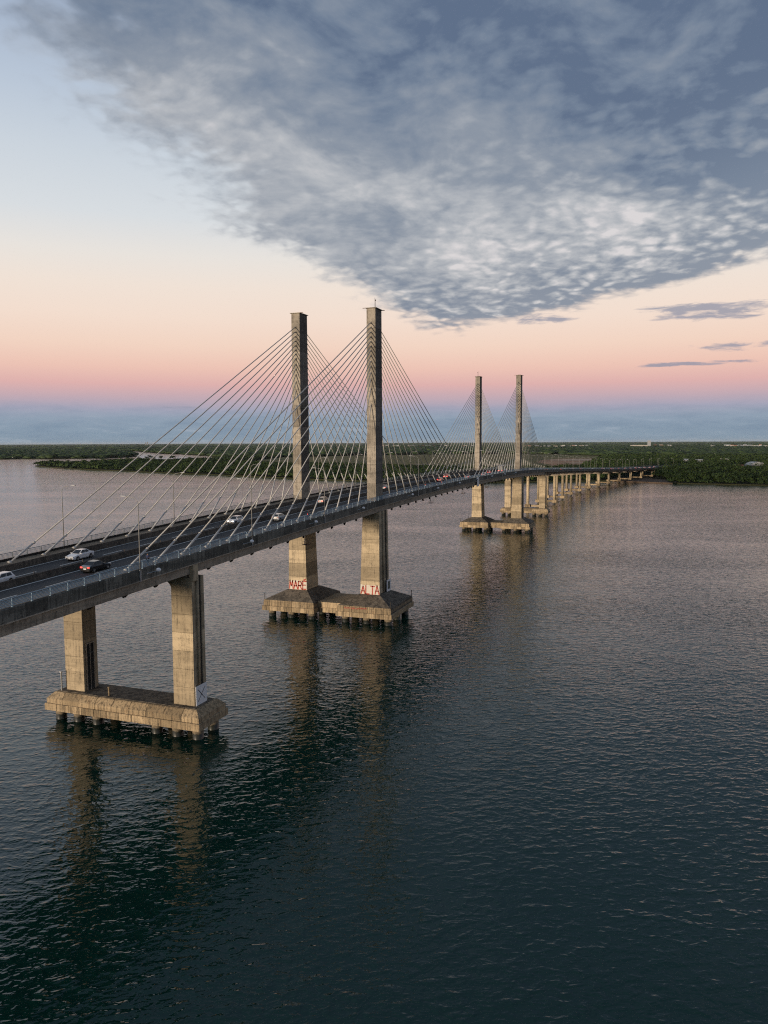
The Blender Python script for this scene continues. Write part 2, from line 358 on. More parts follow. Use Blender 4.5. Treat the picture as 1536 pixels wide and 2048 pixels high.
# ---------------------------------------------------------------- setting: water and land
def px_plan(x, y, z=0.):   # plan point (X, Y) of a shoreline spot measured in the photograph
    f, p, yw, r = 1525.5, R(5.209), R(20.094), R(-.248)
    X, Y = x-768, y-1024; X, Y = X*math.cos(r)+Y*math.sin(r), -X*math.sin(r)+Y*math.cos(r); X /= f; Y /= f
    fw = math.cos(p)-Y*math.sin(p); up = -(math.sin(p)+Y*math.cos(p))
    d = Vector((fw*math.cos(yw)+X*math.sin(yw), fw*math.sin(yw)-X*math.cos(yw), up))
    t = (z-CAM.z)/d.z; return (CAM.x+d.x*t, CAM.y+d.y*t)
def flat(name, pts, z, mat, skirt=0., kind='structure'):
    bm = bmesh.new(); vs = [bm.verts.new((x, y, z)) for x, y in pts]
    es = [bm.edges.new((vs[i], vs[(i+1) % len(vs)])) for i in range(len(vs))]
    bmesh.ops.triangle_fill(bm, use_beauty=True, use_dissolve=False, edges=es)
    for f in bm.faces:
        if f.normal.z < 0: f.normal_flip()
    if skirt:
        lo = [bm.verts.new((x, y, z-skirt)) for x, y in pts]; n = len(pts)
        for i in range(n): bm.faces.new((vs[i], vs[(i+1) % n], lo[(i+1) % n], lo[i]))
    me = bpy.data.meshes.new(name); bm.to_mesh(me); bm.free(); me.materials.append(MATS[mat])
    o = bpy.data.objects.new(name, me); COL.objects.link(o); o['kind'] = kind; return o
wb = MB(); wb.add([(-3000, -40000, 0), (70000, -60000, 0), (70000, 60000, 0), (-3000, 40000, 0)], [(0, 1, 2, 3)])
tag(wb.build('water', 'river_water'), kind='structure')

def wiggle(pts, amp, seg, rr):
    out = []
    for i in range(len(pts)-1):
        a, b = Vector(pts[i]), Vector(pts[i+1]); L = (b-a).length; n = max(1, int(L/seg)); nv = Vector((-(b-a).y, (b-a).x)).normalized()
        for k in range(n):
            q = a.lerp(b, k/n)
            if k: q = q+nv*rr.uniform(-amp, amp)
            out.append((q.x, q.y))
    out.append(tuple(pts[-1])); return out
rr = random.Random(3)
shore_near = [(560., -2600.), (600., -1200.), (640., -420.)]+[px_plan(*q) for q in ((1536, 971.5), (1470, 970), (1400, 968.5), (1340, 967), (1290, 965), (1235, 962.5), (1140, 963), (1060, 964), (960, 965.5), (830, 965), (700, 962), (580, 957), (450, 951), (300, 945), (200, 940.5), (130, 937), (95, 934.5), (70, 932))]
spit_back = [px_plan(*q) for q in ((78, 931), (130, 930), (200, 926.5), (250, 924.5), (300, 924), (370, 923.5), (425, 922))]
river_far = [px_plan(*q) for q in ((445, 915.5), (389, 910), (338, 908), (291, 904.5), (261, 901.6), (207, 900.8))]
pen = [px_plan(*q) for q in ((207, 902.2), (237, 904.6), (262, 907), (270, 910.5), (266, 914), (217, 916.2), (171, 917), (90, 918), (0, 918.7))]
shore_far = [(1450., 2300.), (1200., 3600.), (900., 7000.)]
LAND = wiggle(shore_near, 5, 40, rr)+wiggle(spit_back, 4, 40, rr)+wiggle(river_far, 6, 120, rr)+wiggle(pen, 5, 60, rr)+shore_far+[(-3000, 39000), (69000, 59000), (69000, -59000), (-3000, -39000), (300, -8000)]
land = flat('terrain', LAND, 1.0, 'land_soil', 2.0)
MARSH = [px_plan(*q, 1.) for q in ((470, 926), (560, 915), (700, 911.5), (860, 909), (1000, 908), (1120, 909), (1216, 912), (1195, 922), (1165, 939), (1080, 944), (960, 945), (850, 941), (700, 936), (600, 934), (520, 931))]
MARSH_P = wiggle(MARSH+[MARSH[0]], 10, 60, rr)[:-1]
flat('marsh', MARSH_P, 1.25, 'marsh_grass')
MUD = [px_plan(*q, 1.) for q in ((1080, 921), (1120, 917.5), (1215, 917.5), (1210, 922), (1180, 927), (1166, 936), (1120, 938), (1075, 936), (1100, 930), (1072, 925))]
flat('mud_flat', wiggle(MUD+[MUD[0]], 6, 40, rr)[:-1], 1.5, 'tidal_mud')
for q4 in (((790, 933.2), (830, 931.2), (905, 932.2), (850, 934.2)), ((815, 929.2), (850, 928.4), (900, 929.2), (850, 930.2)), ((1085, 920.6), (1150, 919), (1205, 918.6), (1200, 921), (1130, 922)), ((1130, 926.6), (1160, 925.6), (1175, 926.4), (1150, 927.6)),
           ((480, 928), (510, 926.6), (540, 927.4), (510, 928.6)), ((940, 930.8), (990, 929.8), (1070, 930.6), (1000, 932))):
    sp = [px_plan(*q, 1.) for q in q4]; flat('sand_bar', wiggle(sp+[sp[0]], 3, 25, rr)[:-1], 1.8, 'sand')
BANK = [px_plan(*q) for q in ((1225, 963.6), (1262, 964.8), (1300, 966.4), (1345, 968.2), (1330, 962), (1292, 957), (1255, 956), (1225, 959))]
flat('mud_bank', wiggle(BANK+[BANK[0]], 2, 12, rr)[:-1], 1.35, 'mud_bank', 1.6)
sp = [px_plan(*q) for q in ((102, 937.4), (118, 936.2), (131, 936.6), (128, 937.6))]
flat('mud_spit', sp, .35, 'mud_bank', .6)

# ---------------------------------------------------------------- the bridge
BR = empty('cable_stayed_bridge')
tag(BR, 'long concrete cable-stayed bridge with four grey towers crossing the wide river', 'bridge')
def part(mb, name, mat, parent=None, smooth=False): return mb.build(name, mat, parent or BR, smooth)

# deck
m = MB(); sweep(m, rect(-11.7, 11.7, -1.1, -.62), S_BEG, S_END); part(m, 'deck_slab', 'girder_concrete')
m = MB(); sweep(m, rect(-8.5, 8.5, -.615, -.6), S_BEG, S_END); part(m, 'road_surface', 'asphalt')
for sg in (1, -1):
    m = MB(); sweep(m, rect(sg*8.8, sg*11.65, -.61, .2), S_BEG, S_END); part(m, 'walkway', 'walkway_concrete')
    m = MB(); sweep(m, [(sg*8.5, -.61), (sg*8.85, -.61), (sg*8.78, .32), (sg*8.62, .32)], S_BEG, S_END); part(m, 'crash_barrier', 'barrier_concrete')
    m = MB(); sweep(m, rect(sg*11.7, sg*12.02, -1.05, .34 if sg > 0 else .52), S_BEG, S_END); part(m, 'parapet_kerb', 'kerb_concrete')
    m = MB(); sweep(m, [(sg*9.3, -1.1), (sg*11.85, -1.1), (sg*11.75, -2.6), (sg*9.5, -2.6)], S_BEG, S_MID+2); part(m, 'edge_girder', 'girder_concrete')
    m = MB()
    for vv in (7.6, 2.6):
        sweep(m, rect(sg*vv-.35, sg*vv+.35, -3.0, -1.1), S_MID+2, S_END, 6.)
    part(m, 'viaduct_girder', 'girder_concrete')
m = MB(); sweep(m, [(-.32, -.6), (.32, -.6), (.12, .28), (-.12, .28)], S_BEG, S_END); part(m, 'median_barrier', 'barrier_concrete')
m = MB()
s = S_BEG+3
while s < S_MID: sweep(m, rect(-9.4, 9.4, -2.2, -1.11), s-.2, s+.2); s += 6.4
part(m, 'floor_beam', 'girder_concrete')
for i in range(24):     # small reflector posts on the median
    m = MB(); s = -118+i*9.; p = D(s, 0, .28); m.box((p.x, p.y, p.z+.12), (.10, .06, .26)); m.box((p.x, p.y, p.z+.28), (.12, .10, .07)); part(m, 'reflector_post', 'barrier_concrete')
# fascia panels on the outer edge
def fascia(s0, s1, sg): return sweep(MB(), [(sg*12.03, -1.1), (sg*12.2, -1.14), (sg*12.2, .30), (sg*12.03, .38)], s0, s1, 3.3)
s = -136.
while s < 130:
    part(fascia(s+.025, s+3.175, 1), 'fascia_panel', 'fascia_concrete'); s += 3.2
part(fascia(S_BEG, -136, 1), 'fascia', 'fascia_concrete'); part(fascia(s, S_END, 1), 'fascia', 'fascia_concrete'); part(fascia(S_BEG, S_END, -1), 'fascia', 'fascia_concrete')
m = MB(); sweep(m, rect(11.9, 12.28, -1.24, -1.13), S_BEG, S_END); part(m, 'drip_ledge', 'girder_concrete')
# lane markings
for sg in (1, -1):
    for vv, w in ((.84, .26), (8.2, .26)):
        m = MB(); sweep(m, rect(sg*vv-w/2, sg*vv+w/2, -.599, -.592), S_BEG, S_END); part(m, 'edge_line', 'road_paint')
    far = MB(); s = -156.8+(0 if sg > 0 else 3.2)
    while s < S_END-10:
        if s < 190: part(sweep(MB(), rect(sg*4.5-.1, sg*4.5+.1, -.599, -.592), s, s+4.5), 'lane_dash', 'road_paint')
        else: sweep(far, rect(sg*4.5-.1, sg*4.5+.1, -.599, -.592), s, s+4.5)
        s += 9.
    tag(part(far, 'lane_dashes', 'road_paint'), kind='stuff')
# railings
def post_mb(s, sg):
    m = MB(); p = D(s, sg*11.88, .34)
    m.box((p.x, p.y, p.z+.48), (.09, .09, .96)); m.box((p.x, p.y, p.z+.02), (.22, .2, .04)); return m
for sg, mat in ((1, 'railing_paint'), (-1, 'railing_far')):
    m = MB(); sweep(m, rect(sg*11.88-.045, sg*11.88+.045, 1.26, 1.35), S_BEG, S_END, 5.)
    for k in range(5): z = .46+.155*k; sweep(m, rect(sg*11.88-.025, sg*11.88+.025, z, z+(.08 if sg > 0 else .05)), S_BEG, S_END, 5.)
    rl = part(m, 'railing', mat)
    s = -142.6+(.0 if sg > 0 else 1.1); far = MB()
    while s < S_END:
        if s < 150: post_mb(s, sg).build('railing_post', mat, rl)
        else:
            p = D(s, sg*11.88, .34); far.box((p.x, p.y, p.z+.48), (.09, .09, .96))
        s += 2.75
    tag(far.build('railing_posts', mat, rl), kind='stuff')

# towers, legs, caps
A_Z = [72.94, 71.82, 70.70, 69.59, 68.47, 67.35, 66.32, 65.10, 63.79, 62.58, 61.08, 59.39, 57.22, 53.36]
HT = 76.35
def tower(S, sg, rod):
    t = empty('tower', (S, 0, 0), 0, BR)
    z0 = zd(S)-.3; n = 10
    zs = [z0+(HT-z0)*i/n for i in range(n+1)]
    def ring(z, inset=0):
        k = (z-z0)/(HT-z0); a = 2.45-.3*k-inset; vi, vo = 8.95+.05*k+inset, 11.3-.04*k-inset
        return [(-a, -sg*vi, z), (a, -sg*vi, z), (a, -sg*vo, z), (-a, -sg*vo, z)]
    for i in range(n):
        a, b = zs[i]+(.02 if i else 0), zs[i+1]-.02
        m = MB(); m.loft([ring(a, .02), ring(a+.05), ring(b-.05), ring(b, .02)])
        o = part(m, 'concrete_lift', ['tower_concrete', 'tower_side_shade_grime'] if i > 0 else 'tower_concrete', t)
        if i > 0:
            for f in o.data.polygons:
                if abs(f.normal.y) > .5: f.material_index = 1  # side faces get the colour with painted-in shade and grime
    m = MB(); m.hexa(ring(z0, .1), ring(HT-.02, .1)); part(m, 'tower_core', 'barrier_concrete', t)
    m = MB(); m.box((0, -sg*10.15, HT+.08), (4.9, 2.8, .14)); m.box((0, -sg*10.15, HT+.3), (1.2, 1.0, .3)); part(m, 'tower_cap', 'tower_concrete', t)
    m = MB(); m.box((2.3, -sg*10.15-(.9*sg), HT+.3), (1.6, .06, .06)); m.box((3.0, -sg*11.4, HT+.2), (.3, .7, .12)); m.box((-2.2, -sg*8.6, HT+.1), (.2, 1.2, .1)); part(m, 'rooftop_bracket', 'rusty_steel', t)
    if rod:
        m = MB(); m.tube([(.4, -sg*10.2, HT), (.4, -sg*10.2, HT+2.9)], [.05, .03], 6); m.tube([(-.2, -sg*10.6, HT), (-.2, -sg*10.6, HT+2.1)], .035, 6)
        m.box((-.2, -sg*10.6, HT+2.2), (.22, .22, .25)); part(m, 'lightning_rod', 'anchor_steel', t)
    for sd in (-1, 1):
        for z in A_Z:
            a = 2.45-.3*(z-z0)/(HT-z0)
            m = MB(); x = sd*a
            m.hexa([(x-sd*.05, -sg*10.13-.2, z-.3), (x-sd*.05, -sg*10.13+.2, z-.3), (x-sd*.05, -sg*10.13+.2, z+.26), (x-sd*.05, -sg*10.13-.2, z+.26)],
                   [(x+sd*.28, -sg*10.13-.16, z-.28), (x+sd*.28, -sg*10.13+.16, z-.28), (x+sd*.1, -sg*10.13+.16, z+.24), (x+sd*.1, -sg*10.13-.16, z+.24)])
            part(m, 'anchor_box', 'tower_concrete', t)
    return t
def cables(S, sg):
    for sd in (-1, 1):
        for i, za in enumerate(A_Z):
            sb = S+sd*(94.4-6.4*i)
            z0 = zd(S)-.3; a = 2.45-.3*(za-z0)/(HT-z0)
            top = Vector((S+sd*(a+.1), -sg*10.13, za)); bot = D(sb, sg*10.1, .18)
            d = (top-bot).normalized()
            m = MB(); m.tube([bot, top], .105, 8); c = part(m, 'stay_cable', 'cable_sheath', None, True)
            L = 5.2+.12*i
            m = MB(); m.tube([bot-d*.05, bot+d*L], .145, 8); m.tube([bot+d*L, bot+d*(L+.3)], [.20, .17], 8); m.tube([bot+Vector((0, 0, .0)), bot+d*.35], [.36, .25], 8)
            m.build('guide_pipe', 'cable_pipe', c, True)
            e = bot-d*((3.55)/d.z); e2 = bot-d*(2.3/d.z)
            m = MB(); m.tube([e2, e], .30, 6); m.tube([bot-d*(1.9/d.z), e2], .22, 6); m.tube([e+d*.0, e-d*.25], .2, 6); m.build('anchor_stub', 'anchor_steel', c)
def leg(S, sg, hs0, hs1, vi0, vo0, vi1, vo1, z0, z1, lift_h, fl, rec, niche=0):
    """hollow concrete leg with a recess down its outer side, cast in lifts"""
    t = empty('pier_leg', (S, 0, 0), 0, BR)
    n = max(1, round((z1-z0)/lift_h)); zs = [z0+(z1-z0)*i/n for i in range(n+1)]
    def ring(z, ins=0):
        k = (z-z0)/(z1-z0); a = hs0+(hs1-hs0)*k-ins; vi = vi0+(vi1-vi0)*k+ins; vo = vo0+(vo1-vo0)*k-ins
        return [(x, -sg*v, z) for x, v in ((-a, vi), (-a, vo), (-a+fl, vo), (-a+fl+.15, vo-rec), (a-fl*1.3-.15, vo-rec), (a-fl*1.3, vo), (a, vo), (a, vi))]
    for i in range(n):
        a, b = zs[i]+(.015 if i else 0), zs[i+1]-.015
        m = MB(); m.loft([ring(a, .02), ring(a+.04), ring(b-.04), ring(b, .02)]); part(m, 'concrete_lift', 'leg_concrete', t)
    m = MB(); m.loft([ring(z0, .12), ring(z1, .12)]); part(m, 'leg_core', 'barrier_concrete', t)
    vo = vo0-rec+.05
    m = MB(); m.tube([(.1, -sg*vo, z0), (.1, -sg*(vo+(vo1-vo0)), z1)], .3, 10); part(m, 'drain_pipe', 'leg_concrete', t, True)
    if niche:   # dark framed opening low on the inner side
        m = MB(); y = -sg*(vi0-.03); h = niche
        m.hexa([(-.95, y, z0+.1), (.55, y, z0+.1), (.55, y+sg*.08, z0+.1), (-.95, y+sg*.08, z0+.1)], [(-.95, y, z0+h), (.55, y, z0+h), (.55, y+sg*.08, z0+h), (-.95, y+sg*.08, z0+h)])
        part(m, 'access_opening', 'kerb_concrete', t)
        m = MB()
        for x in (-1.05, .65): m.box((x, y+sg*.06, z0+h/2), (.18, .22, h))
        m.box((-.2, y+sg*.06, z0+h+.1), (1.88, .22, .2)); m.box((-.2, y+sg*.08, z0+h*.5), (.12, .1, h)); part(m, 'opening_frame', 'girder_concrete', t)
    return t
def crossbeam(S, hs, vin, ztop, dep):
    m = MB(); n = 8; vs = []
    prof = [(vin+.2, -dep-2.6), (vin+.12, -dep-2.0)]+[(vin-1.8*(1-math.cos(a)), -dep-2.0+1.5*math.sin(a)) for a in [math.pi/2*i/n for i in range(1, n+1)]]
    loop = [(v, z) for v, z in prof]+[(-v, z) for v, z in reversed(prof)]+[(-vin-.2, 0), (vin+.2, 0)]
    m.loft([[(S+x, -v, ztop+z) for v, z in loop] for x in (-hs, hs)]); part(m, 'crossbeam', 'leg_concrete')
def chamfer_cap(name, S, v0, v1, c, levels, nm='cap_concrete', lip=.0):
    """levels: list of (z, inset)"""
    m = MB(); rings = []
    for z, ins in levels:
        a = c-ins; lo, hi = v0+ins, v1-ins; k = min(.35+ins*.5, 1.2)
        rings.append([(S-a, -lo-k, z), (S-a+k*.6, -lo, z), (S+a-k*.6, -lo, z), (S+a, -lo-k, z), (S+a, -hi+k, z), (S+a-k*.6, -hi, z), (S-a+k*.6, -hi, z), (S-a, -hi+k, z)])
    m.loft(rings); return m
def rcap(S, v0, v1, c, levels):
    m = MB(); m.loft([[(S-c+i, -v0-i, z), (S+c-i, -v0-i, z), (S+c-i, -v1+i, z), (S-c+i, -v1+i, z)] for z, i in levels]); return m
def sliced_cap(S, v0, v1, c, levels, cap, name, n, mat='cap_concrete'):
    for k in range(n):      # cast bay by bay, with an open joint between bays
        m = MB(); a, b = v0+(v1-v0)*k/n+(.035 if k else 0), v0+(v1-v0)*(k+1)/n-(.035 if k < n-1 else 0); e = rng.uniform(-.025, .025)
        m.loft([[(S-c+i+e, -(a+(i if k == 0 else 0)), z), (S+c-i-e, -(a+(i if k == 0 else 0)), z), (S+c-i-e, -(b-(i if k == n-1 else 0)), z), (S-c+i+e, -(b-(i if k == n-1 else 0)), z)] for z, i in levels])
        m.build(name, mat, cap)
def pile(S, v, z, cap, r=.85):
    m = MB(); m.tube([(S, -v, -4), (S, -v, z)], r, 14); m.tube([(S, -v, z-.35), (S, -v, z)], r+.08, 14); m.build('pile', 'pile_concrete', cap, True)

def plain_pier(S, sgn_lift=2.9, niche=7.6):
    ztop = zd(S)-2.6
    cap = part(rcap(S, -14.2, 14.2, 3.75, [(1.85, 0), (4.4, 1.5)]), 'pile_cap', 'cap_top')
    sliced_cap(S, -14.4, 14.4, 3.95, [(1.8, 0), (2.85, 0), (2.9, .06)], cap, 'cap_panel', 12)
    sliced_cap(S, -14.3, 14.3, 3.85, [(2.86, .14), (3.65, .12), (4.5, .95), (4.58, 1.1)], cap, 'cap_shoulder', 9)
    rcap(S, -13.0, 13.0, 2.6, [(4.6, 0.1), (4.66, .14)]).build('cap_top', 'cap_top', cap)
    for i, v in enumerate((-12.9, -9.3, -5.6, 5.6, 9.3, 12.9)):
        for x in (-2.05, 2.05): pile(S+x, v, 1.85, cap)
    for sg in (1, -1):
        leg(S, sg, 1.62, 1.55, 8.45, 12.1, 8.5, 12.15, 4.6, ztop-.6, sgn_lift, .5, .30, niche if sg < 0 else 0)
    crossbeam(S, 1.5, 8.5, ztop, .6)
    for sg in (1, -1):
        for x in (-.8, .8):
            m = MB(); m.box((S+x, -sg*10.4, ztop-.3), (.9, 1.5, .6)); part(m, 'bearing_block', 'girder_concrete')
        m = MB(); m.box((S-.75, -sg*12.0, ztop+.1), (1.3, .7, 2.4)); part(m, 'side_buttress', 'leg_concrete')
    return cap
def tower_pier(S):
    ztop = zd(S)-2.6
    cap = part(rcap(S, -5, 5, 6.2, [(1.82, 0), (3.0, 0), (3.05, .2), (4.35, .25)]), 'pile_cap', 'cap_concrete')
    for sg in (1, -1):
        lo, hi = sorted((sg*2.9, sg*17.44))
        rcap(S, lo, hi, 8.4, [(1.85, .2), (4.4, .3)]).build('cap_core', 'cap_top', cap)
        sliced_cap(S, lo, hi, 8.7, [(1.8, 0), (2.95, 0), (3.0, .22)], cap, 'cap_panel', 7)
        sliced_cap(S, lo, hi, 8.7, [(3.0, .26), (4.0, .26), (4.05, .34), (4.45, .38)], cap, 'cap_shoulder', 7)
        m = MB(); a, b = 8.3, 4.1; lo2, hi2 = lo+.4, hi-.4; c0, c1 = sorted((sg*6.9, sg*13.0))
        m.loft([[(S-a, -lo2, 4.45), (S+a, -lo2, 4.45), (S+a, -hi2, 4.45), (S-a, -hi2, 4.45)], [(S-b, -c0, 6.45), (S+b, -c0, 6.45), (S+b, -c1, 6.45), (S-b, -c1, 6.45)], [(S-b+.3, -c0-.3, 6.55), (S+b-.3, -c0-.3, 6.55), (S+b-.3, -c1+.3, 6.55), (S-b+.3, -c1+.3, 6.55)]]); m.build('cap_slope', 'cap_top', cap)
        for v in (4.6, 10.2, 15.8):
            for x in (-6.3, 0, 6.3): pile(S+x, sg*v, 1.85, cap, .95)
        leg(S, sg, 3.45, 3.1, 7.35, 12.5, 8.0, 12.3, 6.5, ztop+.1, 3.4, .7, .4)
        m = MB(); m.tube([(S-8.0, -sg*17.0, 4.4), (S-8.0, -sg*17.0, 5.9)], .09, 6); m.tube([(S-8.0, -sg*17.0, 5.9), (S-8.0, -sg*17.0, 6.0)], .14, 6); m.build('mooring_post', 'anchor_steel', cap)
        m = MB(); m.tube([(S+8.0, -sg*17.0, 4.4), (S+8.0, -sg*17.0, 5.9)], .09, 6); m.tube([(S+8.0, -sg*17.0, 5.9), (S+8.0, -sg*17.0, 6.0)], .14, 6); m.build('mooring_post', 'anchor_steel', cap)
    crossbeam(S, 2.9, 8.0, ztop+.1, .1)
    return cap
P0, T1, T2, P3 = -80.7, 0., 200., 281.
cap0 = plain_pier(P0); cap1 = tower_pier(T1); cap2 = tower_pier(T2); cap3 = plain_pier(P3, 3.2, 0)
for S, rods in ((T1, (1,)), (T2, (-1,))):
    for sg in (1, -1):
        tower(S, sg, sg in rods); cables(S, sg)
# viaduct piers
s = P3+44.4
while s < 960:
    z1 = zd(s)-3.0; zt = z1-1.5; gz = 1.0 if s > 700 else 0.
    def L(x, v, z, s=s): a = head(s); c = B(s, v, z); return Vector((c.x+x*math.cos(a), c.y+x*math.sin(a), z))
    pr = empty('viaduct_pier', (0, 0, 0), 0, BR)
    m = MB(); m.loft([[L(x, -9.2, z1), L(x, 9.2, z1), L(x, 9.2, z1-.6), L(x, 6.9, zt), L(x, -6.9, zt), L(x, -9.2, z1-.6)] for x in (-1.1, 1.1)]); part(m, 'transom', 'girder_concrete', pr)
    for v in (-5.7, 5.7):
        m = MB(); m.tube([L(0, v, 3.0), L(0, v, zt)], .98, 14); part(m, 'column', 'leg_concrete', pr, True)
        m = MB(); m.hexa([L(-1.9, v-1.7, 1.3), L(1.9, v-1.7, 1.3), L(1.9, v+1.7, 1.3), L(-1.9, v+1.7, 1.3)], [L(-1.9, v-1.7, 3.2), L(1.9, v-1.7, 3.2), L(1.9, v+1.7, 3.2), L(-1.9, v+1.7, 3.2)]); part(m, 'footing', 'cap_concrete', pr)
        m = MB()
        for x in (-1.1, 1.1): m.tube([L(x, v, -4), L(x, v, 1.35)], .6, 10)
        part(m, 'footing_piles', 'pile_concrete', pr)
    m = MB(); m.hexa([L(-.6, -4, 1.7), L(.6, -4, 1.7), L(.6, 4, 1.7), L(-.6, 4, 1.7)], [L(-.6, -4, 2.9), L(.6, -4, 2.9), L(.6, 4, 2.9), L(-.6, 4, 2.9)]); part(m, 'strut', 'cap_concrete', pr)
    s += 44.4
m = MB(); m.loft([[B(s_, v, z) for v, z in ((-13, zd(s_)-1.12), (13, zd(s_)-1.12), (22, 0), (-22, 0))] for s_ in (955, 985, S_END)]); part(m, 'abutment', 'mud_bank')

# ---------------------------------------------------------------- painted letters and boards
GL = {'M': [[(0, 0), (.12, 1), (.5, .35), (.88, 1), (1, 0)]], 'A': [[(0, 0), (.5, 1), (1, 0)], [(.2, .36), (.8, .36)]], 'R': [[(0, 0), (0, 1), (.7, .97), (.95, .75), (.7, .5), (0, .47)], [(.4, .47), (1, 0)]],
      'E': [[(.9, 0), (0, 0), (0, 1), (.95, 1)], [(0, .52), (.75, .52)], [(.35, 1.14), (.75, 1.28)]], 'L': [[(0, 1), (0, 0), (.9, 0)]], 'T': [[(.5, 0), (.5, 1)], [(0, 1), (1, 1)]]}
def lettering(word, x, sg, v0, v1, z0, h, w, parent, name='painted_lettering'):
    m = MB(); n = len(word); cw = (v1-v0)/n; r_ = random.Random(len(word)+int(v0*3))
    for i, ch in enumerate(word):
        sl = r_.uniform(-.06, .06); dz = r_.uniform(-.08, .08); k = r_.uniform(.92, 1.05)
        for st in GL[ch]:
            pts = [(v0+cw*(i+.11)+cw*.80*(a+sl*b), z0+dz+h*k*b) for a, b in st]
            for (a0, b0), (a1, b1) in zip(pts, pts[1:]):
                d = Vector((a1-a0, b1-b0)).normalized(); nx, nz = -d.y*w/2, d.x*w/2; ex, ez = d.x*w*.4, d.y*w*.4
                q = [(a0-ex+nx, b0-ez+nz), (a0-ex-nx, b0-ez-nz), (a1+ex-nx, b1+ez-nz), (a1+ex+nx, b1+ez+nz)]
                m.hexa([(x, -a, b) for a, b in q], [(x-.012-.004*i, -a, b) for a, b in q])
    return m
for word, v0, v1, sg in (('MARE', -12.4, -7.4, -1), ('ALTA', 7.45, 12.45, 1)):
    root = empty('tide_lettering', (0, 0, 0)); tag(root, 'red hand-painted word %s on whitewashed foot of near tower leg' % ('MARÉ' if sg < 0 else 'ALTA'), 'lettering')
    m = MB(); r_ = random.Random(5+sg); n = 16; top = [6.62+2.25+r_.uniform(-.12, .15) for _ in range(n+1)]
    k = lambda z: -3.45+.35*(z-6.5)/(zd(0)-9.0)
    for i in range(n):
        a, b = v0-.0+(v1-v0)*i/n, v0+(v1-v0)*(i+1)/n
        m.hexa([(k(6.6)-.004, -a, 6.6), (k(6.6)-.004, -b, 6.6), (k(top[i+1])-.004, -b, top[i+1]), (k(top[i])-.004, -a, top[i])], [(k(6.6)-.02, -a, 6.6), (k(6.6)-.02, -b, 6.6), (k(top[i+1])-.02, -b, top[i+1]), (k(top[i])-.02, -a, top[i])])
    m.build('whitewash_band', 'white_wash', root)
    m = lettering(word, -3.462, sg, v0, v1, 6.75, 1.95, .30, root); m.build('painted_letters', 'red_graffiti', root)
m = MB(); r_ = random.Random(11)
for i in range(14):
    a = 5.2+i*.42; b = 3.75+r_.uniform(-.1, .1); a1 = a+r_.uniform(-.15, .3); b1 = b+r_.uniform(.3, .6)
    q = [(a, b), (a+.09, b), (a1+.09, b1), (a1, b1)]; m.hexa([(-8.44-.02, -u, w) for u, w in q], [(-8.46-.01-.002*i, -u, w) for u, w in q])
    q = [(a, b+.2), (a+.4, b+.25), (a+.4, b+.33), (a, b+.28)]; m.hexa([(-8.44-.02, -u, w) for u, w in q], [(-8.465-.01-.002*i, -u, w) for u, w in q])
tag(m.build('red_scribble', 'red_graffiti'), 'faded red scribble on pile cap below the word ALTA', 'graffiti')
def board(name, s0, s1, v, z0, z1, label):
    root = empty(name, ((s0+s1)/2, -v, z0)); tag(root, label, 'sign'); c = (s0+s1)/2; w = s1-s0; h = z1-z0
    m = MB(); m.box((0, 0, h/2), (w, .06, h)); m.build('panel', 'white_panel', root)
    m = MB(); m.box((-w*.35, .12, h*.3), (.08, .2, .08)); m.box((w*.35, .12, h*.3), (.08, .2, .08)); m.box((-w*.35, .12, h*.8), (.08, .2, .08)); m.box((w*.35, .12, h*.8), (.08, .2, .08)); m.build('mounting_bracket', 'galvanised', root)
    return root, w, h
rt_, w, h = board('navigation_sign', -82.35, -79.45, 12.42, 4.7, 7.65, 'white square board with thin black X at foot of nearest pier')
m = MB()
for sg in (1, -1):
    a, b = Vector((-.92, .55)), Vector((.9, h-.55)); d = (b-a).normalized(); nx = Vector((-d.y, d.x))*.055
    q = [a+nx, a-nx, b-nx, b+nx]; m.hexa([(sg*p.x, -.031, p.y) for p in q], [(sg*p.x, -.036-.002*(sg+1), p.y) for p in q])
m.build('cross_mark', 'black_paint', rt_)
rt_, w, h = board('navigation_sign', 1.1, 4.0, 12.75, 6.5, 9.5, 'white board with dark green rectangle on near tower leg beside ALTA')
m = MB(); m.box((0, -.034, h*.52), (w*.55, .01, h*.66)); m.build('dark_field', 'dark_green_panel', rt_)
rt_, w, h = board('channel_marker', 101.2, 104.2, 12.5, 27.6, 31.0, 'tall white panel hung on the deck edge at midspan')
m = MB(); m.box((0, -.034, h*.5), (.35, .01, h*.8)); m.build('grey_stripe', 'galvanised', rt_)
m = MB(); m.tube([(-82.6, 3.4, 4.6), (-82.6, 3.4, 6.0)], .16, 8); m.tube([(-82.6, 3.4, 6.0), (-82.6, 3.4, 6.1)], .2, 8)
tag(m.build('bollard', 'cap_concrete'), 'short pale post on top of nearest pile cap between legs', 'bollard')
m = MB(); m.tube([(-83.0, 12.4, 4.5), (-83.0, 12.4, 7.6)], .13, 8); m.box((-83.0, 12.4, 7.7), (.35, .35, .15))
tag(m.build('tide_gauge_post', 'galvanised'), 'thin pale post beside the far leg of nearest pier', 'post')

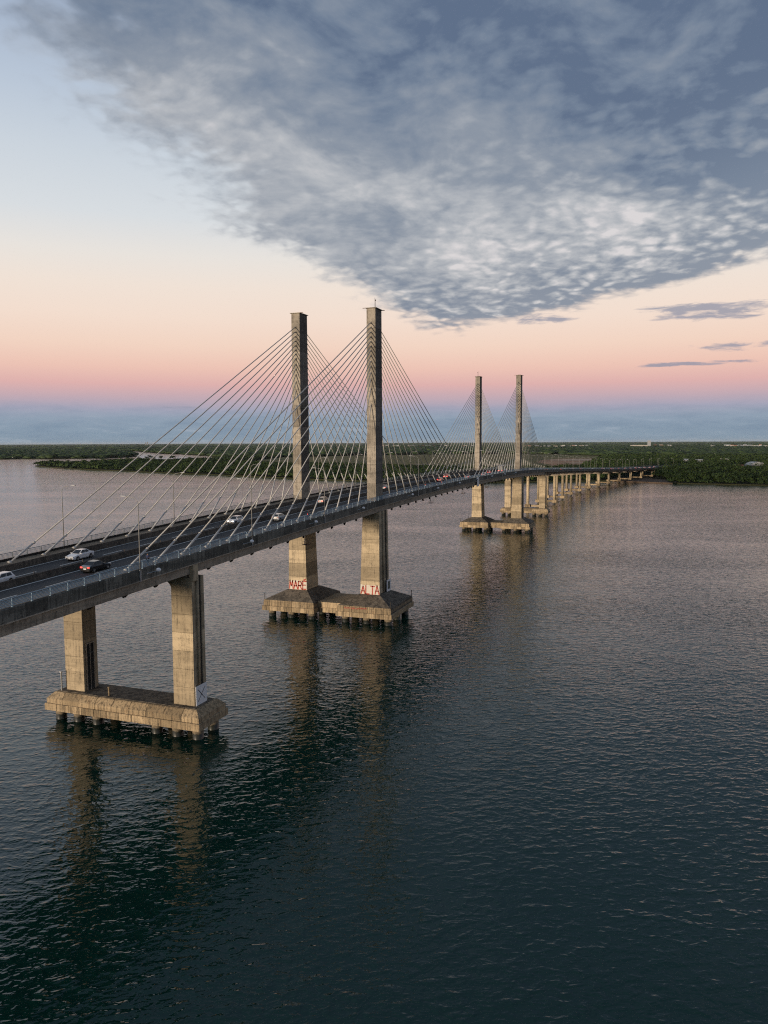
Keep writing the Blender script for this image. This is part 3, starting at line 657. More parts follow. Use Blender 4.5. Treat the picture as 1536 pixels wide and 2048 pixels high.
# ---------------------------------------------------------------- floodlights, hanging brackets
def floodlight(s):
    o = empty('floodlight', D(s, 12.2, .0), head(s), BR)
    m = MB(); m.tube([(0, 0, -.5), (.2, -.9, -.25)], .05, 6); m.tube([(-.9, 0, -.4), (.2, -.9, -.25)], .05, 6); m.box((-.4, -.02, -.48), (1.3, .05, .15)); m.build('bracket', 'galvanised', o)
    m = MB(); n = 8; rings = []
    for k in range(n+1):
        a = math.pi*k/n; rings.append([(.25+.36*math.sin(a)*math.cos(t)+.0001*math.cos(t), -1.0+.36*math.sin(a)*math.sin(t)+.0001*math.sin(t), -.1-.3*math.cos(a)) for t in [2*math.pi*j/10 for j in range(10)]])
    m.loft(rings); m.build('lamp_housing', 'white_panel', o, True)
for s in (-91.7, -66.5, -41.3, -15.8, 20.7, 45.8, 72.2, 98, 124, 150, 176): floodlight(s)
def hanging(s, v=10.6):
    o = empty('hanging_bracket', D(s, v, -2.6), 0, BR)
    m = MB(); m.tube([(0, 0, .1), (0, 0, -2.2)], .07, 6); m.tube([(0, 0, -.9), (.7, 0, -1.9)], .04, 6); m.build('hanger', 'galvanised', o)
    m = MB()
    for y in (-.5, .5):
        m.box((.75, y, -2.2), (1.7, .06, .06)); m.box((.75, y, -1.6), (1.7, .05, .05))
        for x in (-.08, .75, 1.58): m.box((x, y, -1.9), (.05, .05, .6))
    m.box((.75, 0, -2.24), (1.7, 1.0, .05)); m.build('cage', 'rusty_steel', o)
for s in (-41., 46.5, 87., 126.): hanging(s)

# ---------------------------------------------------------------- street lamps
def lamp_proto():
    o = empty('street_lamp')
    m = MB(); m.box((0, 0, -.35), (.3, .12, 1.6)); m.tube([(0, 0, -1.1), (0, 0, .3)], .13, 8); m.build('base', 'galvanised', o)
    m = MB(); pts = [(0, 0, .3), (0, 0, 9.2)]+[(0, -.9*(1-math.cos(a)), 9.2+.9*math.sin(a)) for a in [math.pi/2*k/5 for k in range(1, 6)]]+[(0, -1.9, 10.25)]
    m.tube(pts, [.085]+[.055]+[.04]*6, 8); m.build('pole', 'lamp_pole', o, True)
    m = MB(); m.loft([[(-.09, y, z), (.09, y, z), (.13, y, z-.1), (-.13, y, z-.1)] for y, z in ((-1.85, 10.3), (-2.1, 10.33), (-2.7, 10.36))]); h = m.build('lamp_head', 'lamp_head', o)
    m = MB(); m.box((0, -2.35, 10.235), (.2, .6, .02)); m.build('lens', 'white_panel', h)
    return o
lp = lamp_proto(); first = [True]
def street_lamp(s, sg, label):
    o = lp if first[0] else copy_tree(lp); first[0] = False
    p = D(s, sg*12.28, -.1); o.location = p; o.rotation_euler = (0, 0, head(s)+(math.pi if sg > 0 else 0))
    tag(o, label, 'street lamp', 'street lamps along the bridge')
street_lamp(-94.1, 1, 'street lamp on the near railing, closest to the X-marked pier')
street_lamp(-64.5, 1, 'street lamp on the near railing behind the white oncoming car')
street_lamp(-34.9, 1, 'street lamp on the near railing just before the near tower pair')
street_lamp(29.1, 1, 'street lamp on the near railing, first past the near towers')
street_lamp(59.4, 1, 'street lamp on the near railing in front of the red car')
for s in (89., 119., 149., 179.): street_lamp(s, 1, 'street lamp on the near railing of the main span towards the far towers')
street_lamp(-81.3, -1, 'leftmost street lamp, on the far railing above the river')
street_lamp(-51.9, -1, 'second street lamp from the left on the far railing')
street_lamp(-22., -1, 'street lamp on the far railing just left of the near towers')
for s in (15., 42., 69., 97., 126., 155., 184.): street_lamp(s, -1, 'street lamp on the far railing of the main span')
for i in range(23):
    s = 216+i*30.
    street_lamp(s, 1, 'distant street lamp on the right side of the curving approach viaduct')
    street_lamp(s+12, -1, 'distant street lamp on the left side of the curving approach viaduct')

# ---------------------------------------------------------------- vehicles
def car_proto(name, style):
    """front points to +X, wheels on z = 0"""
    o = empty(name)
    L = {'sedan': 4.45, 'hatch': 3.95, 'pickup': 4.6}[style]; h = L/2; W = .86
    if style == 'sedan': top = [(-h, .72), (-h+.05, .93), (-h+.55, 1.02), (-1.35, 1.0), (.75, .95), (1.3, .88), (h-.25, .74), (h, .60)]
    elif style == 'hatch': top = [(-h, .70), (-h+.04, .92), (-h+.3, .98), (-1.2, .97), (.72, .95), (1.2, .88), (h-.22, .74), (h, .60)]
    else: top = [(-h, .72), (-h+.04, 1.0), (-h+.5, 1.04), (-.9, 1.04), (.85, 1.0), (1.4, .95), (h-.2, .84), (h, .66)]
    rings = []
    for i, (x, zt) in enumerate(top):
        k = W*(.88 if i in (0, len(top)-1) else (.96 if i in (1, len(top)-2) else 1)); zb = .30 if i in (0, len(top)-1) else .20
        rings.append([(x, -k*.9, zb), (x, k*.9, zb), (x, k, zb+.14), (x, k, zt-.16), (x, k*.90, zt), (x, -k*.90, zt), (x, -k, zt-.16), (x, -k, zb+.14)])
    m = MB(); m.loft(rings); body = m.build('body', 'paint_white', o)
    g = {'sedan': ((-1.62, .98), (-.95, 1.43), (.12, 1.46), (.98, .95)), 'hatch': ((-1.88, .96), (-1.55, 1.44), (.10, 1.47), (.95, .94)), 'pickup': ((-1.75, 1.02), (-1.6, 1.68), (.2, 1.70), (1.0, 1.0))}[style]
    def gr(x, z, k): return [(x, -W*k, z), (x, W*k, z)]
    (x0, z0), (x1, z1), (x2, z2), (x3, z3) = g
    m = MB(); b = .90; r = .68
    m.add([(x0, -W*b, z0-.04), (x0, W*b, z0-.04), (x3, W*b, z3-.04), (x3, -W*b, z3-.04), (x1, -W*r, z1), (x1, W*r, z1), (x2, W*r, z2), (x2, -W*r, z2)], [(0, 1, 5, 4), (2, 3, 7, 6), (1, 2, 6, 5), (3, 0, 4, 7), (4, 5, 6, 7), (3, 2, 1, 0)])
    m.build('cabin', 'paint_white', o)
    def pane(nm, q):
        q = [Vector(p) for p in q]; n = (q[1]-q[0]).cross(q[2]-q[0]).normalized(); c = sum(q, Vector())/4
        if n.dot(c-Vector((-.2, 0, 1.0))) < 0: n = -n
        m = MB(); m.hexa([p-n*.01 for p in q], [p+n*.012 for p in q]); m.build(nm, 'car_glass', o)
    def lerp3(a, b, t): return tuple(a[i]+(b[i]-a[i])*t for i in range(3))
    def quad(A, Bq, C, Dq, u0, u1, v0, v1):
        f = lambda u, v: lerp3(lerp3(A, Bq, u), lerp3(Dq, C, u), v); return [f(u0, v0), f(u1, v0), f(u1, v1), f(u0, v1)]
    bl = lambda x, z, s_: (x, s_*W*b, z); rf = lambda x, z, s_: (x, s_*W*r, z)
    pane('windscreen', quad(bl(x3, z3-.04, -1), bl(x3, z3-.04, 1), rf(x2, z2, 1), rf(x2, z2, -1), .06, .94, .10, .92))
    pane('rear_window', quad(bl(x0, z0-.04, -1), bl(x0, z0-.04, 1), rf(x1, z1, 1), rf(x1, z1, -1), .08, .92, .18, .88))
    for sd in (-1, 1):
        A, Bq, C, Dq = bl(x0, z0-.04, sd), bl(x3, z3-.04, sd), rf(x2, z2, sd), rf(x1, z1, sd)
        pane('side_window', quad(A, Bq, C, Dq, .12, .47, .16, .88)); pane('side_window', quad(A, Bq, C, Dq, .51, .90, .16, .88))
        m = MB(); m.box((.72, sd*(W+.08), 1.0), (.12, .18, .13)); m.build('mirror', 'paint_white', o)
        m = MB(); m.box((-.12, sd*(W+.004), .80), (.18, .02, .04)); m.build('door_handle', 'rim_metal', o)
        m = MB(); m.box((h-.12, sd*W*.66, .66), (.26, .36, .13)); m.build('headlight', 'head_off', o)
        m = MB(); m.box((-h+.05, sd*W*.70, .80), (.14, .34, .16)); m.build('tail_light', 'tail_off', o)
        for x in (-h+.82, h-.86):
            wv = empty('wheel', (x, sd*(W-.06), .31), 0, o)
            m = MB(); m.tube([(0, -.11, 0), (0, -.08, 0), (0, .08, 0), (0, .11, 0)], [.27, .31, .31, .27], 14); m.build('tyre', 'rubber', wv)
            m = MB(); m.tube([(0, sd*.07, 0), (0, sd*.118, 0)], [.2, .17], 10); m.build('rim', 'rim_metal', wv)
            m = MB(); m.tube([(x, sd*(W-.02), .33), (x, sd*(W+.006), .33)], .37, 14); m.build('wheel_arch', 'rubber', o)
    m = MB(); m.box((h-.03, 0, .40), (.1, 1.2, .16)); m.box((-h+.03, 0, .36), (.1, 1.3, .14)); m.build('bumper', 'rubber', o)
    m = MB(); m.box((-h-.012, 0, .60), (.03, .46, .14)); m.build('number_plate', 'white_panel', o)
    m = MB(); m.box((h+.02, 0, .46), (.03, .46, .12)); m.build('number_plate', 'white_panel', o)
    if style == 'pickup':
        pass
    return o
protos = {k: None for k in ('sedan', 'hatch', 'pickup')}
def setmat(o, names, mat):
    for c in o.children_recursive:
        if c.name.split('.')[0] in names:
            c.material_slots[0].link = 'OBJECT'; c.material_slots[0].material = MATS[mat]
def car(style, s, v, away, colour, label, tail='tail_off', headl='head_off', cat='car'):
    if protos[style] is None: protos[style] = car_proto({'sedan': 'sedan', 'hatch': 'hatchback', 'pickup': 'pickup_truck'}[style], style); o = protos[style]
    else: o = copy_tree(protos[style])
    p = D(s, v, -.59); o.location = p; o.rotation_euler = (0, 0, head(s)+(0 if away else math.pi))
    pit = math.atan2(zd(s+2)-zd(s-2), 4.); o.rotation_euler = (0, -pit if away else pit, o.rotation_euler[2])
    setmat(o, ('body', 'cabin', 'mirror'), colour); setmat(o, ('tail_light',), tail); setmat(o, ('headlight',), headl)
    tag(o, label, cat, 'vehicles on the bridge'); return o
bpy.context.view_layer.update()
car('hatch', -103.3, -2.6, False, 'paint_white', 'white hatchback cut off by the left edge of the picture')
car('sedan', -85.3, -5.6, False, 'paint_white', 'white sedan driving towards the viewer by the leftmost street lamp')
car('sedan', -92.0, 3.2, True, 'paint_black', 'black sedan with red tail lights driving away, closest to viewer', 'tail_lit')
car('hatch', -43.6, -3.6, False, 'paint_white', 'white oncoming car with headlights on, left of the near towers', headl='head_lit')
car('hatch', -37.1, 3.0, True, 'paint_silver', 'silver hatchback driving away behind the motorcycle near the towers')
car('pickup', -3.6, -2.2, True, 'paint_grey', 'grey pickup with glowing brake lights between the near towers', 'tail_brake', cat='pickup')
car('sedan', 42.5, -2.6, True, 'paint_silver', 'car with a red brake light just right of the near tower', 'tail_brake')
car('hatch', 86.8, 2.4, True, 'paint_red', 'red car driving away at the middle of the main span', 'tail_lit')
car('pickup', 113.0, -2.4, True, 'paint_red', 'red pickup with glaring brake lights at the middle of main span', 'tail_brake', cat='pickup')
car('sedan', 111.2, 6.5, True, 'paint_white', 'white car in the near lane left of the far towers', 'tail_lit')
car('sedan', 140.2, 6.3, True, 'paint_silver', 'silver car in the near lane behind the midspan white panel', 'tail_lit')
car('hatch', 168.2, 2.6, True, 'paint_red', 'small red car in front of the truck by the far towers', 'tail_lit')
car('hatch', 232., -2.6, False, 'paint_white', 'white oncoming car beside the far right tower', headl='head_lit')
FAR = [(268, 6.2, 1, 'paint_silver'), (292, -5.8, 0, 'paint_white'), (306, -2.6, 0, 'paint_grey'), (331, -5.8, 0, 'paint_white'), (352, 2.6, 1, 'paint_black'), (379, -5.8, 0, 'paint_white'), (405, 6.2, 1, 'paint_red'), (428, -2.6, 0, 'paint_silver'), (466, 6.2, 1, 'paint_white'), (489, -5.8, 0, 'paint_white'), (527, 2.6, 1, 'paint_grey'), (553, 6.2, 1, 'paint_silver'),
       (561, 6.2, 1, 'paint_white'), (588, -2.6, 0, 'paint_white'), (611, 6.2, 1, 'paint_white'), (622, 2.6, 1, 'paint_silver'), (650, 6.2, 1, 'paint_white'), (659, 2.6, 1, 'paint_red'), (676, 6.2, 1, 'paint_red'), (690, 2.6, 1, 'paint_grey'), (704, 6.2, 1, 'paint_white'), (716, 2.6, 1, 'paint_red'), (727, 6.2, 1, 'paint_white'), (738, 2.6, 1, 'paint_silver'),
       (748, 6.2, 1, 'paint_red'), (757, 2.6, 1, 'paint_white'), (766, 6.2, 1, 'paint_silver'), (775, 2.6, 1, 'paint_white'), (784, 6.2, 1, 'paint_red'), (793, 2.6, 1, 'paint_white'), (803, 6.2, 1, 'paint_white'), (812, 2.6, 1, 'paint_grey'), (822, 6.2, 1, 'paint_red'), (832, 2.6, 1, 'paint_white')]
for i, (s, v, aw, colr) in enumerate(FAR):
    cn = colr.split('_')[1]
    car(('hatch', 'sedan')[i % 2], s, v, bool(aw), colr, ('distant %s car driving away along the approach viaduct' if aw else 'distant oncoming %s car on the approach viaduct') % cn, 'tail_brake' if aw and i % 3 == 0 else 'tail_lit', 'head_off' if aw else 'head_bright')
def truck(s, v):
    o = empty('box_truck', D(s, v, -.59)); tag(o, 'tall dark truck with glaring red brake lights by far right tower', 'truck', 'vehicles on the bridge')
    m = MB(); m.loft([[(x, -1.2, z0), (x, 1.2, z0), (x, 1.2, 3.3), (x, -1.2, 3.3)] for x, z0 in ((-3.2, .9), (1.2, .9))]); m.build('cargo_box', 'paint_grey', o)
    m = MB(); m.loft([[(1.35, -1.1, .5), (1.35, 1.1, .5), (1.35, 1.1, 2.6), (1.35, -1.1, 2.6)], [(2.6, -1.1, .5), (2.6, 1.1, .5), (2.6, 1.1, 2.5), (2.6, -1.1, 2.5)], [(3.2, -1.05, .5), (3.2, 1.05, .5), (3.2, 1.05, 1.5), (3.2, -1.05, 1.5)]]); m.build('cab', 'paint_white', o)
    m = MB(); m.box((-.2, 0, .75), (6, .9, .25)); m.build('chassis', 'rubber', o)
    m = MB(); m.add([(3.21, -.95, 1.55), (3.21, .95, 1.55), (2.66, .95, 2.42), (2.66, -.95, 2.42)], [(0, 1, 2, 3)]); m.build('windscreen', 'car_glass', o)
    for sd in (-1, 1):
        for x in (-2.2, 2.2):
            m = MB(); m.tube([(x, sd*1.1-.15, .5), (x, sd*1.1+.15, .5)], .5, 14); m.build('wheel', 'rubber', o)
        m = MB(); m.box((-3.25, sd*.85, .95), (.08, .5, .28)); m.build('tail_light', 'tail_brake', o)
truck(198., 2.2)

# ---------------------------------------------------------------- people and motorcycles
def skin_body(name, pts, edges, radii, mat, parent=None):
    me = bpy.data.meshes.new(name); me.from_pydata(pts, edges, []); o = bpy.data.objects.new(name, me); COL.objects.link(o)
    md = o.modifiers.new('skin', 'SKIN'); md.use_smooth_shade = True
    for i, r in enumerate(radii):
        sv = me.skin_vertices[0].data[i]; sv.radius = (r, r); sv.use_root = (i == 0)
    sub = o.modifiers.new('sub', 'SUBSURF'); sub.levels = 1; sub.render_levels = 1
    me.materials.append(MATS[mat])
    if parent: o.parent = parent
    return o
def person(loc, rz, pose, top, trousers, label, helmet=None, category='person'):
    """one continuous skinned body; clothes and hair are children shaped over it"""
    if pose == 'walk':
        J = dict(pel=(0, 0, .95), wst=(.0, 0, 1.1), chs=(.02, 0, 1.36), nck=(.03, 0, 1.52), hd=(.05, 0, 1.66), hdt=(.05, 0, 1.76), ls=(0, .19, 1.44), le=(-.08, .24, 1.16), lh=(.06, .25, .92), lf=(.09, .25, .82), rs=(0, -.19, 1.44), re=(.0, -.24, 1.15), rh=(.2, -.24, .95), rf=(.25, -.24, .86),
                 lhp=(0, .1, .93), lk=(.18, .1, .5), la=(.12, .1, .09), lt=(.28, .1, .04), rhp=(0, -.1, .93), rk=(.02, -.1, .5), ra=(-.25, -.1, .12), rt=(-.12, -.1, .04))
    else:
        J = dict(pel=(0, 0, .82), wst=(.05, 0, .98), chs=(.14, 0, 1.22), nck=(.2, 0, 1.38), hd=(.24, 0, 1.5), hdt=(.25, 0, 1.6), ls=(.15, .2, 1.3), le=(.32, .27, 1.08), lh=(.52, .3, 1.04), lf=(.58, .3, 1.02), rs=(.15, -.2, 1.3), re=(.32, -.27, 1.08), rh=(.52, -.3, 1.04), rf=(.58, -.3, 1.02),
                 lhp=(.02, .12, .8), lk=(.4, .22, .72), la=(.22, .22, .34), lt=(.4, .22, .28), rhp=(.02, -.12, .8), rk=(.4, -.22, .72), ra=(.22, -.22, .34), rt=(.4, -.22, .28))
    K = list(J); E_ = [('pel', 'wst'), ('wst', 'chs'), ('chs', 'nck'), ('nck', 'hd'), ('hd', 'hdt'), ('chs', 'ls'), ('ls', 'le'), ('le', 'lh'), ('lh', 'lf'), ('chs', 'rs'), ('rs', 're'), ('re', 'rh'), ('rh', 'rf'), ('pel', 'lhp'), ('lhp', 'lk'), ('lk', 'la'), ('la', 'lt'), ('pel', 'rhp'), ('rhp', 'rk'), ('rk', 'ra'), ('ra', 'rt')]
    rad = dict(pel=.14, wst=.125, chs=.15, nck=.055, hd=.095, hdt=.08, ls=.07, le=.045, lh=.035, lf=.03, rs=.07, re=.045, rh=.035, rf=.03, lhp=.095, lk=.06, la=.042, lt=.035, rhp=.095, rk=.06, ra=.042, rt=.035)
    b = skin_body('person', [J[k] for k in K], [(K.index(a), K.index(c)) for a, c in E_], [rad[k] for k in K], 'skin')
    tag(b, label, category, 'people on the bridge'); b.location = loc; b.rotation_euler = (0, 0, rz)
    tk = ['chs', 'wst', 'pel', 'ls', 'le', 'rs', 're']
    skin_body('shirt', [J[k] for k in tk], [(0, 1), (1, 2), (0, 3), (3, 4), (0, 5), (5, 6)], [rad[k]*1.12+.012 for k in tk], top, b)
    tk = ['pel', 'lhp', 'lk', 'la', 'rhp', 'rk', 'ra']
    skin_body('trousers', [J[k] for k in tk], [(0, 1), (1, 2), (2, 3), (0, 4), (4, 5), (5, 6)], [rad[k]*1.1+.014 for k in tk], trousers, b)
    hx, hy, hz = J['hd']; m = MB(); rr_ = .135 if helmet else .112
    rings = []
    for k in range(5):
        a = math.pi/2*k/4.6; rings.append([(hx-.01+rr_*math.cos(a)*math.cos(t), hy+rr_*math.cos(a)*math.sin(t), hz+.0+(.17 if helmet else .15)*math.sin(a)) for t in [2*math.pi*j/10 for j in range(10)]])
    m.loft(rings); m.build('helmet' if helmet else 'hair', helmet or 'black_paint', b, True)
    for sg in (1, -1):      # face and shoes
        m = MB(); m.box((hx+.085, sg*.035, hz+.01), (.02, .022, .014)); m.build('eye', 'black_paint', b)
        a = J['la' if sg > 0 else 'ra']; t = J['lt' if sg > 0 else 'rt']; m = MB(); m.tube([(a[0]-.03, a[1], a[2]-.03), (t[0]+.02, t[1], t[2])], [.055, .045], 8); m.build('shoe', 'black_paint', b)
    return b
def motorcycle(s, v, label, rider_label, top, lit='tail_lit', colour='paint_black'):
    o = empty('motorcycle', D(s, v, -.59)); tag(o, label, 'motorcycle', 'vehicles on the bridge')
    for x in (-.62, .66):
        w = empty('wheel', (x, 0, .3), 0, o); n = 14
        m = MB(); rings = [[(math.cos(t)*(.26+.05*math.cos(u)), .05*math.sin(u), math.sin(t)*(.26+.05*math.cos(u))) for u in [2*math.pi*j/6 for j in range(6)]] for t in [2*math.pi*k/n for k in range(n+1)]]
        m.loft(rings, False); m.build('tyre', 'rubber', w); m = MB(); m.tube([(0, -.02, 0), (0, .02, 0)], .2, 10); m.build('rim', 'rim_metal', w)
    m = MB(); m.loft([[(-.55, -.09, .62), (-.55, .09, .62), (-.55, .09, .76), (-.55, -.09, .76)], [(-.1, -.13, .55), (-.1, .13, .55), (-.1, .13, .74), (-.1, -.13, .74)], [(.2, -.14, .5), (.2, .14, .5), (.2, .12, .92), (.2, -.12, .92)], [(.45, -.08, .6), (.45, .08, .6), (.45, .06, .9), (.45, -.06, .9)]]); m.build('fuel_tank', colour, o)
    m = MB(); m.loft([[(x, -.13, .74), (x, .13, .74), (x, .12, .82), (x, -.12, .82)] for x in (-.6, -.1, .15)]); m.build('seat', 'rubber', o)
    m = MB(); m.box((.02, 0, .42), (.45, .26, .3)); m.tube([(-.62, -.16, .32), (.1, -.16, .36)], .05, 8); m.build('engine', 'rim_metal', o)
    m = MB(); m.tube([(.66, .07, .3), (.46, .07, 1.0)], .025, 6); m.tube([(.66, -.07, .3), (.46, -.07, 1.0)], .025, 6); m.build('fork', 'rim_metal', o)
    m = MB(); m.tube([(.42, -.36, 1.02), (.5, -.1, 1.02), (.5, .1, 1.02), (.42, .36, 1.02)], .02, 6); m.build('handlebar', 'rubber', o)
    m = MB(); m.tube([(.5, 0, .9), (.62, 0, .88)], [.08, .09], 10); m.build('headlight', 'head_off', o)
    m = MB(); m.box((-.68, 0, .76), (.06, .16, .08)); m.build('tail_light', lit, o)
    person(D(s, v, -.59)+Vector((-.12, 0, .0)), 0, 'ride', top, 'jeans', rider_label, 'helmet')
motorcycle(-31.2, 6.9, 'dark motorcycle in the near lane ahead of the silver hatchback', 'helmeted rider on the motorcycle ahead of the silver hatchback', 'cloth_dark')
motorcycle(57.9, 5.6, 'dark motorcycle in the near lane past the near towers', 'rider in dark clothes on the motorcycle past the near towers', 'cloth_dark')
motorcycle(71.8, 7.2, 'dark motorcycle at the near kerb below the red car', 'rider in dark clothes at the near kerb below the red car', 'cloth_dark')
motorcycle(98.5, 6.0, 'dark motorcycle behind the white car at midspan', 'rider in dark clothes behind the white car at midspan', 'cloth_dark')
person(D(-90.7, 10.9, .2), 0, 'walk', 'cloth_navy', 'cloth_dark', 'person in dark blue walking on the walkway behind the near railing')

# ---------------------------------------------------------------- vegetation
def mesh_np(name, verts, faces4, mat, kind='stuff'):
    me = bpy.data.meshes.new(name); nv = len(verts); k = faces4.shape[1]; nf = len(faces4)
    me.vertices.add(nv); me.vertices.foreach_set('co', verts.astype(np.float32).ravel())
    me.loops.add(nf*k); me.loops.foreach_set('vertex_index', faces4.astype(np.int32).ravel())
    me.polygons.add(nf); me.polygons.foreach_set('loop_start', np.arange(0, nf*k, k, dtype=np.int32)); me.polygons.foreach_set('loop_total', np.full(nf, k, np.int32))
    me.update(calc_edges=True); me.materials.append(MATS[mat])
    o = bpy.data.objects.new(name, me); COL.objects.link(o)
    if kind: o['kind'] = kind
    return o
G = np.random.default_rng(5)
def inside(pts, poly):
    x, y = pts[:, 0], pts[:, 1]; P = np.array(poly); r = np.zeros(len(pts), bool); j = len(P)-1
    for i in range(len(P)):
        xi, yi = P[i]; xj, yj = P[j]
        if yi != yj:
            c = ((yi > y) != (yj > y)) & (x < (xj-xi)*(y-yi)/(yj-yi)+xi); r ^= c
        j = i
    return r
LANDNP = np.array([p for p in LAND if abs(p[0]) < 9000 and abs(p[1]) < 9000])
def shore_dist(pts):
    d = np.full(len(pts), 1e9); P = np.array(LAND)
    for i in range(len(P)-1):
        a, b = P[i], P[i+1]
        if max(abs(a).max(), abs(b).max()) > 9000: continue
        ab = b-a; t = np.clip(((pts-a)@ab)/(ab@ab+1e-9), 0, 1); d = np.minimum(d, np.hypot(*(pts-(a+t[:, None]*ab)).T))
    return d
def scatter(d0, d1, spacing, ang=33):
    n = int((d1*d1-d0*d0)*R(ang)/(spacing*spacing)); r = np.sqrt(G.uniform(d0*d0, d1*d1, n)); a = R(20.1)+G.uniform(-R(ang), R(ang), n)
    p = np.stack([CAM.x+r*np.cos(a), CAM.y+r*np.sin(a)], 1)
    k = inside(p, LAND) & ~inside(p, MARSH_P) & ~inside(p, BANK)
    p = p[k]
    # keep the roadway corridor clear
    ax = np.array([B(s_, 0, 0)[:2] for s_ in range(600, 1011, 15)]); dd = np.min(np.hypot(p[:, None, 0]-ax[None, :, 0], p[:, None, 1]-ax[None, :, 1]), 1) if len(p) else np.zeros(0)
    return p[dd > 19]
def leafy(name, p, hgt, rad, n, leaf, mat, z0=1.0):
    N = len(p); u = G.uniform(-.35, 1, (N, n)); th = G.uniform(0, 2*np.pi, (N, n)); rr_ = np.sqrt(np.maximum(0, 1-u*u)); q = G.uniform(.62, 1.08, (N, n))
    lob = 1+.28*np.sin(th*3+G.uniform(0, 6, (N, 1)))
    nx, ny, nz = rr_*np.cos(th), rr_*np.sin(th), u
    cz = z0+hgt*.58
    c = np.stack([p[:, 0, None]+rad[:, None]*q*nx*lob, p[:, 1, None]+rad[:, None]*q*ny*lob, cz[:, None]+hgt[:, None]*.45*q*nz], 2).reshape(-1, 3)
    nm = np.stack([nx, ny, nz+.25], 2).reshape(-1, 3)+G.normal(0, .45, (N*n, 3)); nm /= np.linalg.norm(nm, axis=1)[:, None]
    a = np.cross(nm, G.normal(0, 1, (N*n, 3))); a /= np.linalg.norm(a, axis=1)[:, None]; b = np.cross(nm, a)
    L_ = (leaf*G.uniform(.6, 1.3, N*n))[:, None]
    V = np.stack([c-a*L_-b*L_*.6, c+a*L_-b*L_*.5, c+a*L_*.9+b*L_*.7, c-a*L_*.8+b*L_*.6], 1).reshape(-1, 3)
    return mesh_np(name, V, np.arange(len(V)).reshape(-1, 4), mat)
def lumps(name, p, hgt, rad, mat, z0=1.0):
    ico = bmesh.new(); bmesh.ops.create_icosphere(ico, subdivisions=1, radius=1); iv = np.array([v.co[:] for v in ico.verts]); fi = np.array([[v.index for v in f.verts] for f in ico.faces]); ico.free()
    N = len(p); k = len(iv); j = G.uniform(.72, 1.25, (N, k, 1)); V = iv[None]*j
    V = np.stack([p[:, 0, None]+V[:, :, 0]*rad[:, None], p[:, 1, None]+V[:, :, 1]*rad[:, None], z0+hgt[:, None]*(.5+.5*V[:, :, 2])], 2).reshape(-1, 3)
    F = (fi[None]+(np.arange(N)*k)[:, None, None]).reshape(-1, 3); return mesh_np(name, V, F, mat)
def hfield(p, lo, hi, sc):
    return lo+(hi-lo)*(.5+.5*np.sin(p[:, 0]/sc+1.3*np.sin(p[:, 1]/sc*.7))*np.cos(p[:, 1]/sc*1.1))
# near banks: leafy mangrove
p = scatter(650, 1350, 5.2); sdist = shore_dist(p); rgt = p[:, 1] < B(700, 0, 0).y+40
near_r = rgt; p1 = p[rgt]; s1 = sdist[rgt]; p2 = p[~rgt]; s2 = sdist[~rgt]
h1 = np.minimum(4.0+s1*.07, 13)+hfield(p1, -2.5, 4., 13)+G.normal(0, 1.6, len(p1)); h2 = np.minimum(5+s2*.03, 8.5)+hfield(p2, -1, 1.2, 20)+G.normal(0, .8, len(p2))
big_ = G.random(len(p1)) < .05; h1 = h1+big_*G.uniform(2, 6, len(p1))*(s1 > 30); big_ = G.random(len(p2)) < .03; h2 = h2+big_*G.uniform(1.5, 4.5, len(p2))
tip_ = np.array(px_plan(70, 932)); h2 = h2*np.clip(.3+np.hypot(*(p2-tip_).T)/320, .3, 1.)
h1 = np.maximum(h1, 3.); h2 = np.maximum(h2, 2.)
for hx, hy in ((1510, 938), (1497, 936), (1467, 936.5), (1481, 938.5), (1449, 926), (1400, 931), (1372, 930)):      # gardens and clearings before the houses keep low growth
    q = np.array(px_plan(hx, hy, 2.)); u = np.array([CAM.x, CAM.y])-q; u /= np.hypot(*u); d_ = p1-q; al = d_@u; la = np.abs(d_[:, 0]*u[1]-d_[:, 1]*u[0])
    h1 = np.where((al > -14) & (al < 260) & (la < (15 if hx == 1510 else 7)), np.minimum(h1, 3.6+np.maximum(al, 0)*.012), h1)
tag(leafy('mangrove_thicket', p1, h1, h1*.42+1., 34, .85, 'mangrove_leaf'), 'dense green mangrove thicket along the right-hand bank', 'mangroves')
tag(leafy('mangrove_thicket', p2, h2, h2*.45+1., 26, .95, 'mangrove_leaf'), 'dark green mangrove belt along the near shore behind the bridge', 'mangroves')
p = scatter(1350, 2300, 10.5); hh = np.maximum(6.5+hfield(p, -1.5, 2, 45)+G.normal(0, 1.3, len(p)), 3.5)
tag(leafy('mangrove_thicket', p, hh, hh*.5+3., 24, 1.9, 'mangrove_leaf'), 'dark green forest on the spit and the banks of the side channel', 'mangroves')
p = scatter(2300, 6000, 24, 32); hh = 9+hfield(p, -2, 3, 150)+G.normal(0, 2., len(p))
tag(lumps('far_forest', p, np.maximum(hh, 5.), 13+G.uniform(0, 7, len(p)), 'forest_leaf'), 'flat dark forest stretching away beyond the river', 'forest')
p = scatter(6000, 16000, 95, 32); hh = 10+hfield(p, -2, 4, 700)+G.normal(0, 2.5, len(p))
tag(lumps('far_forest', p, np.maximum(hh, 6.), 55+G.uniform(0, 35, len(p)), 'forest_leaf'), 'thin dark band of forest along the horizon', 'forest')
p = scatter(16000, 45000, 420, 32); hh = 14+G.normal(0, 4., len(p))
tag(lumps('far_forest', p, np.maximum(hh, 8.), 260+G.uniform(0, 160, len(p)), 'forest_leaf'), 'farthest treeline fading into the horizon haze', 'forest')
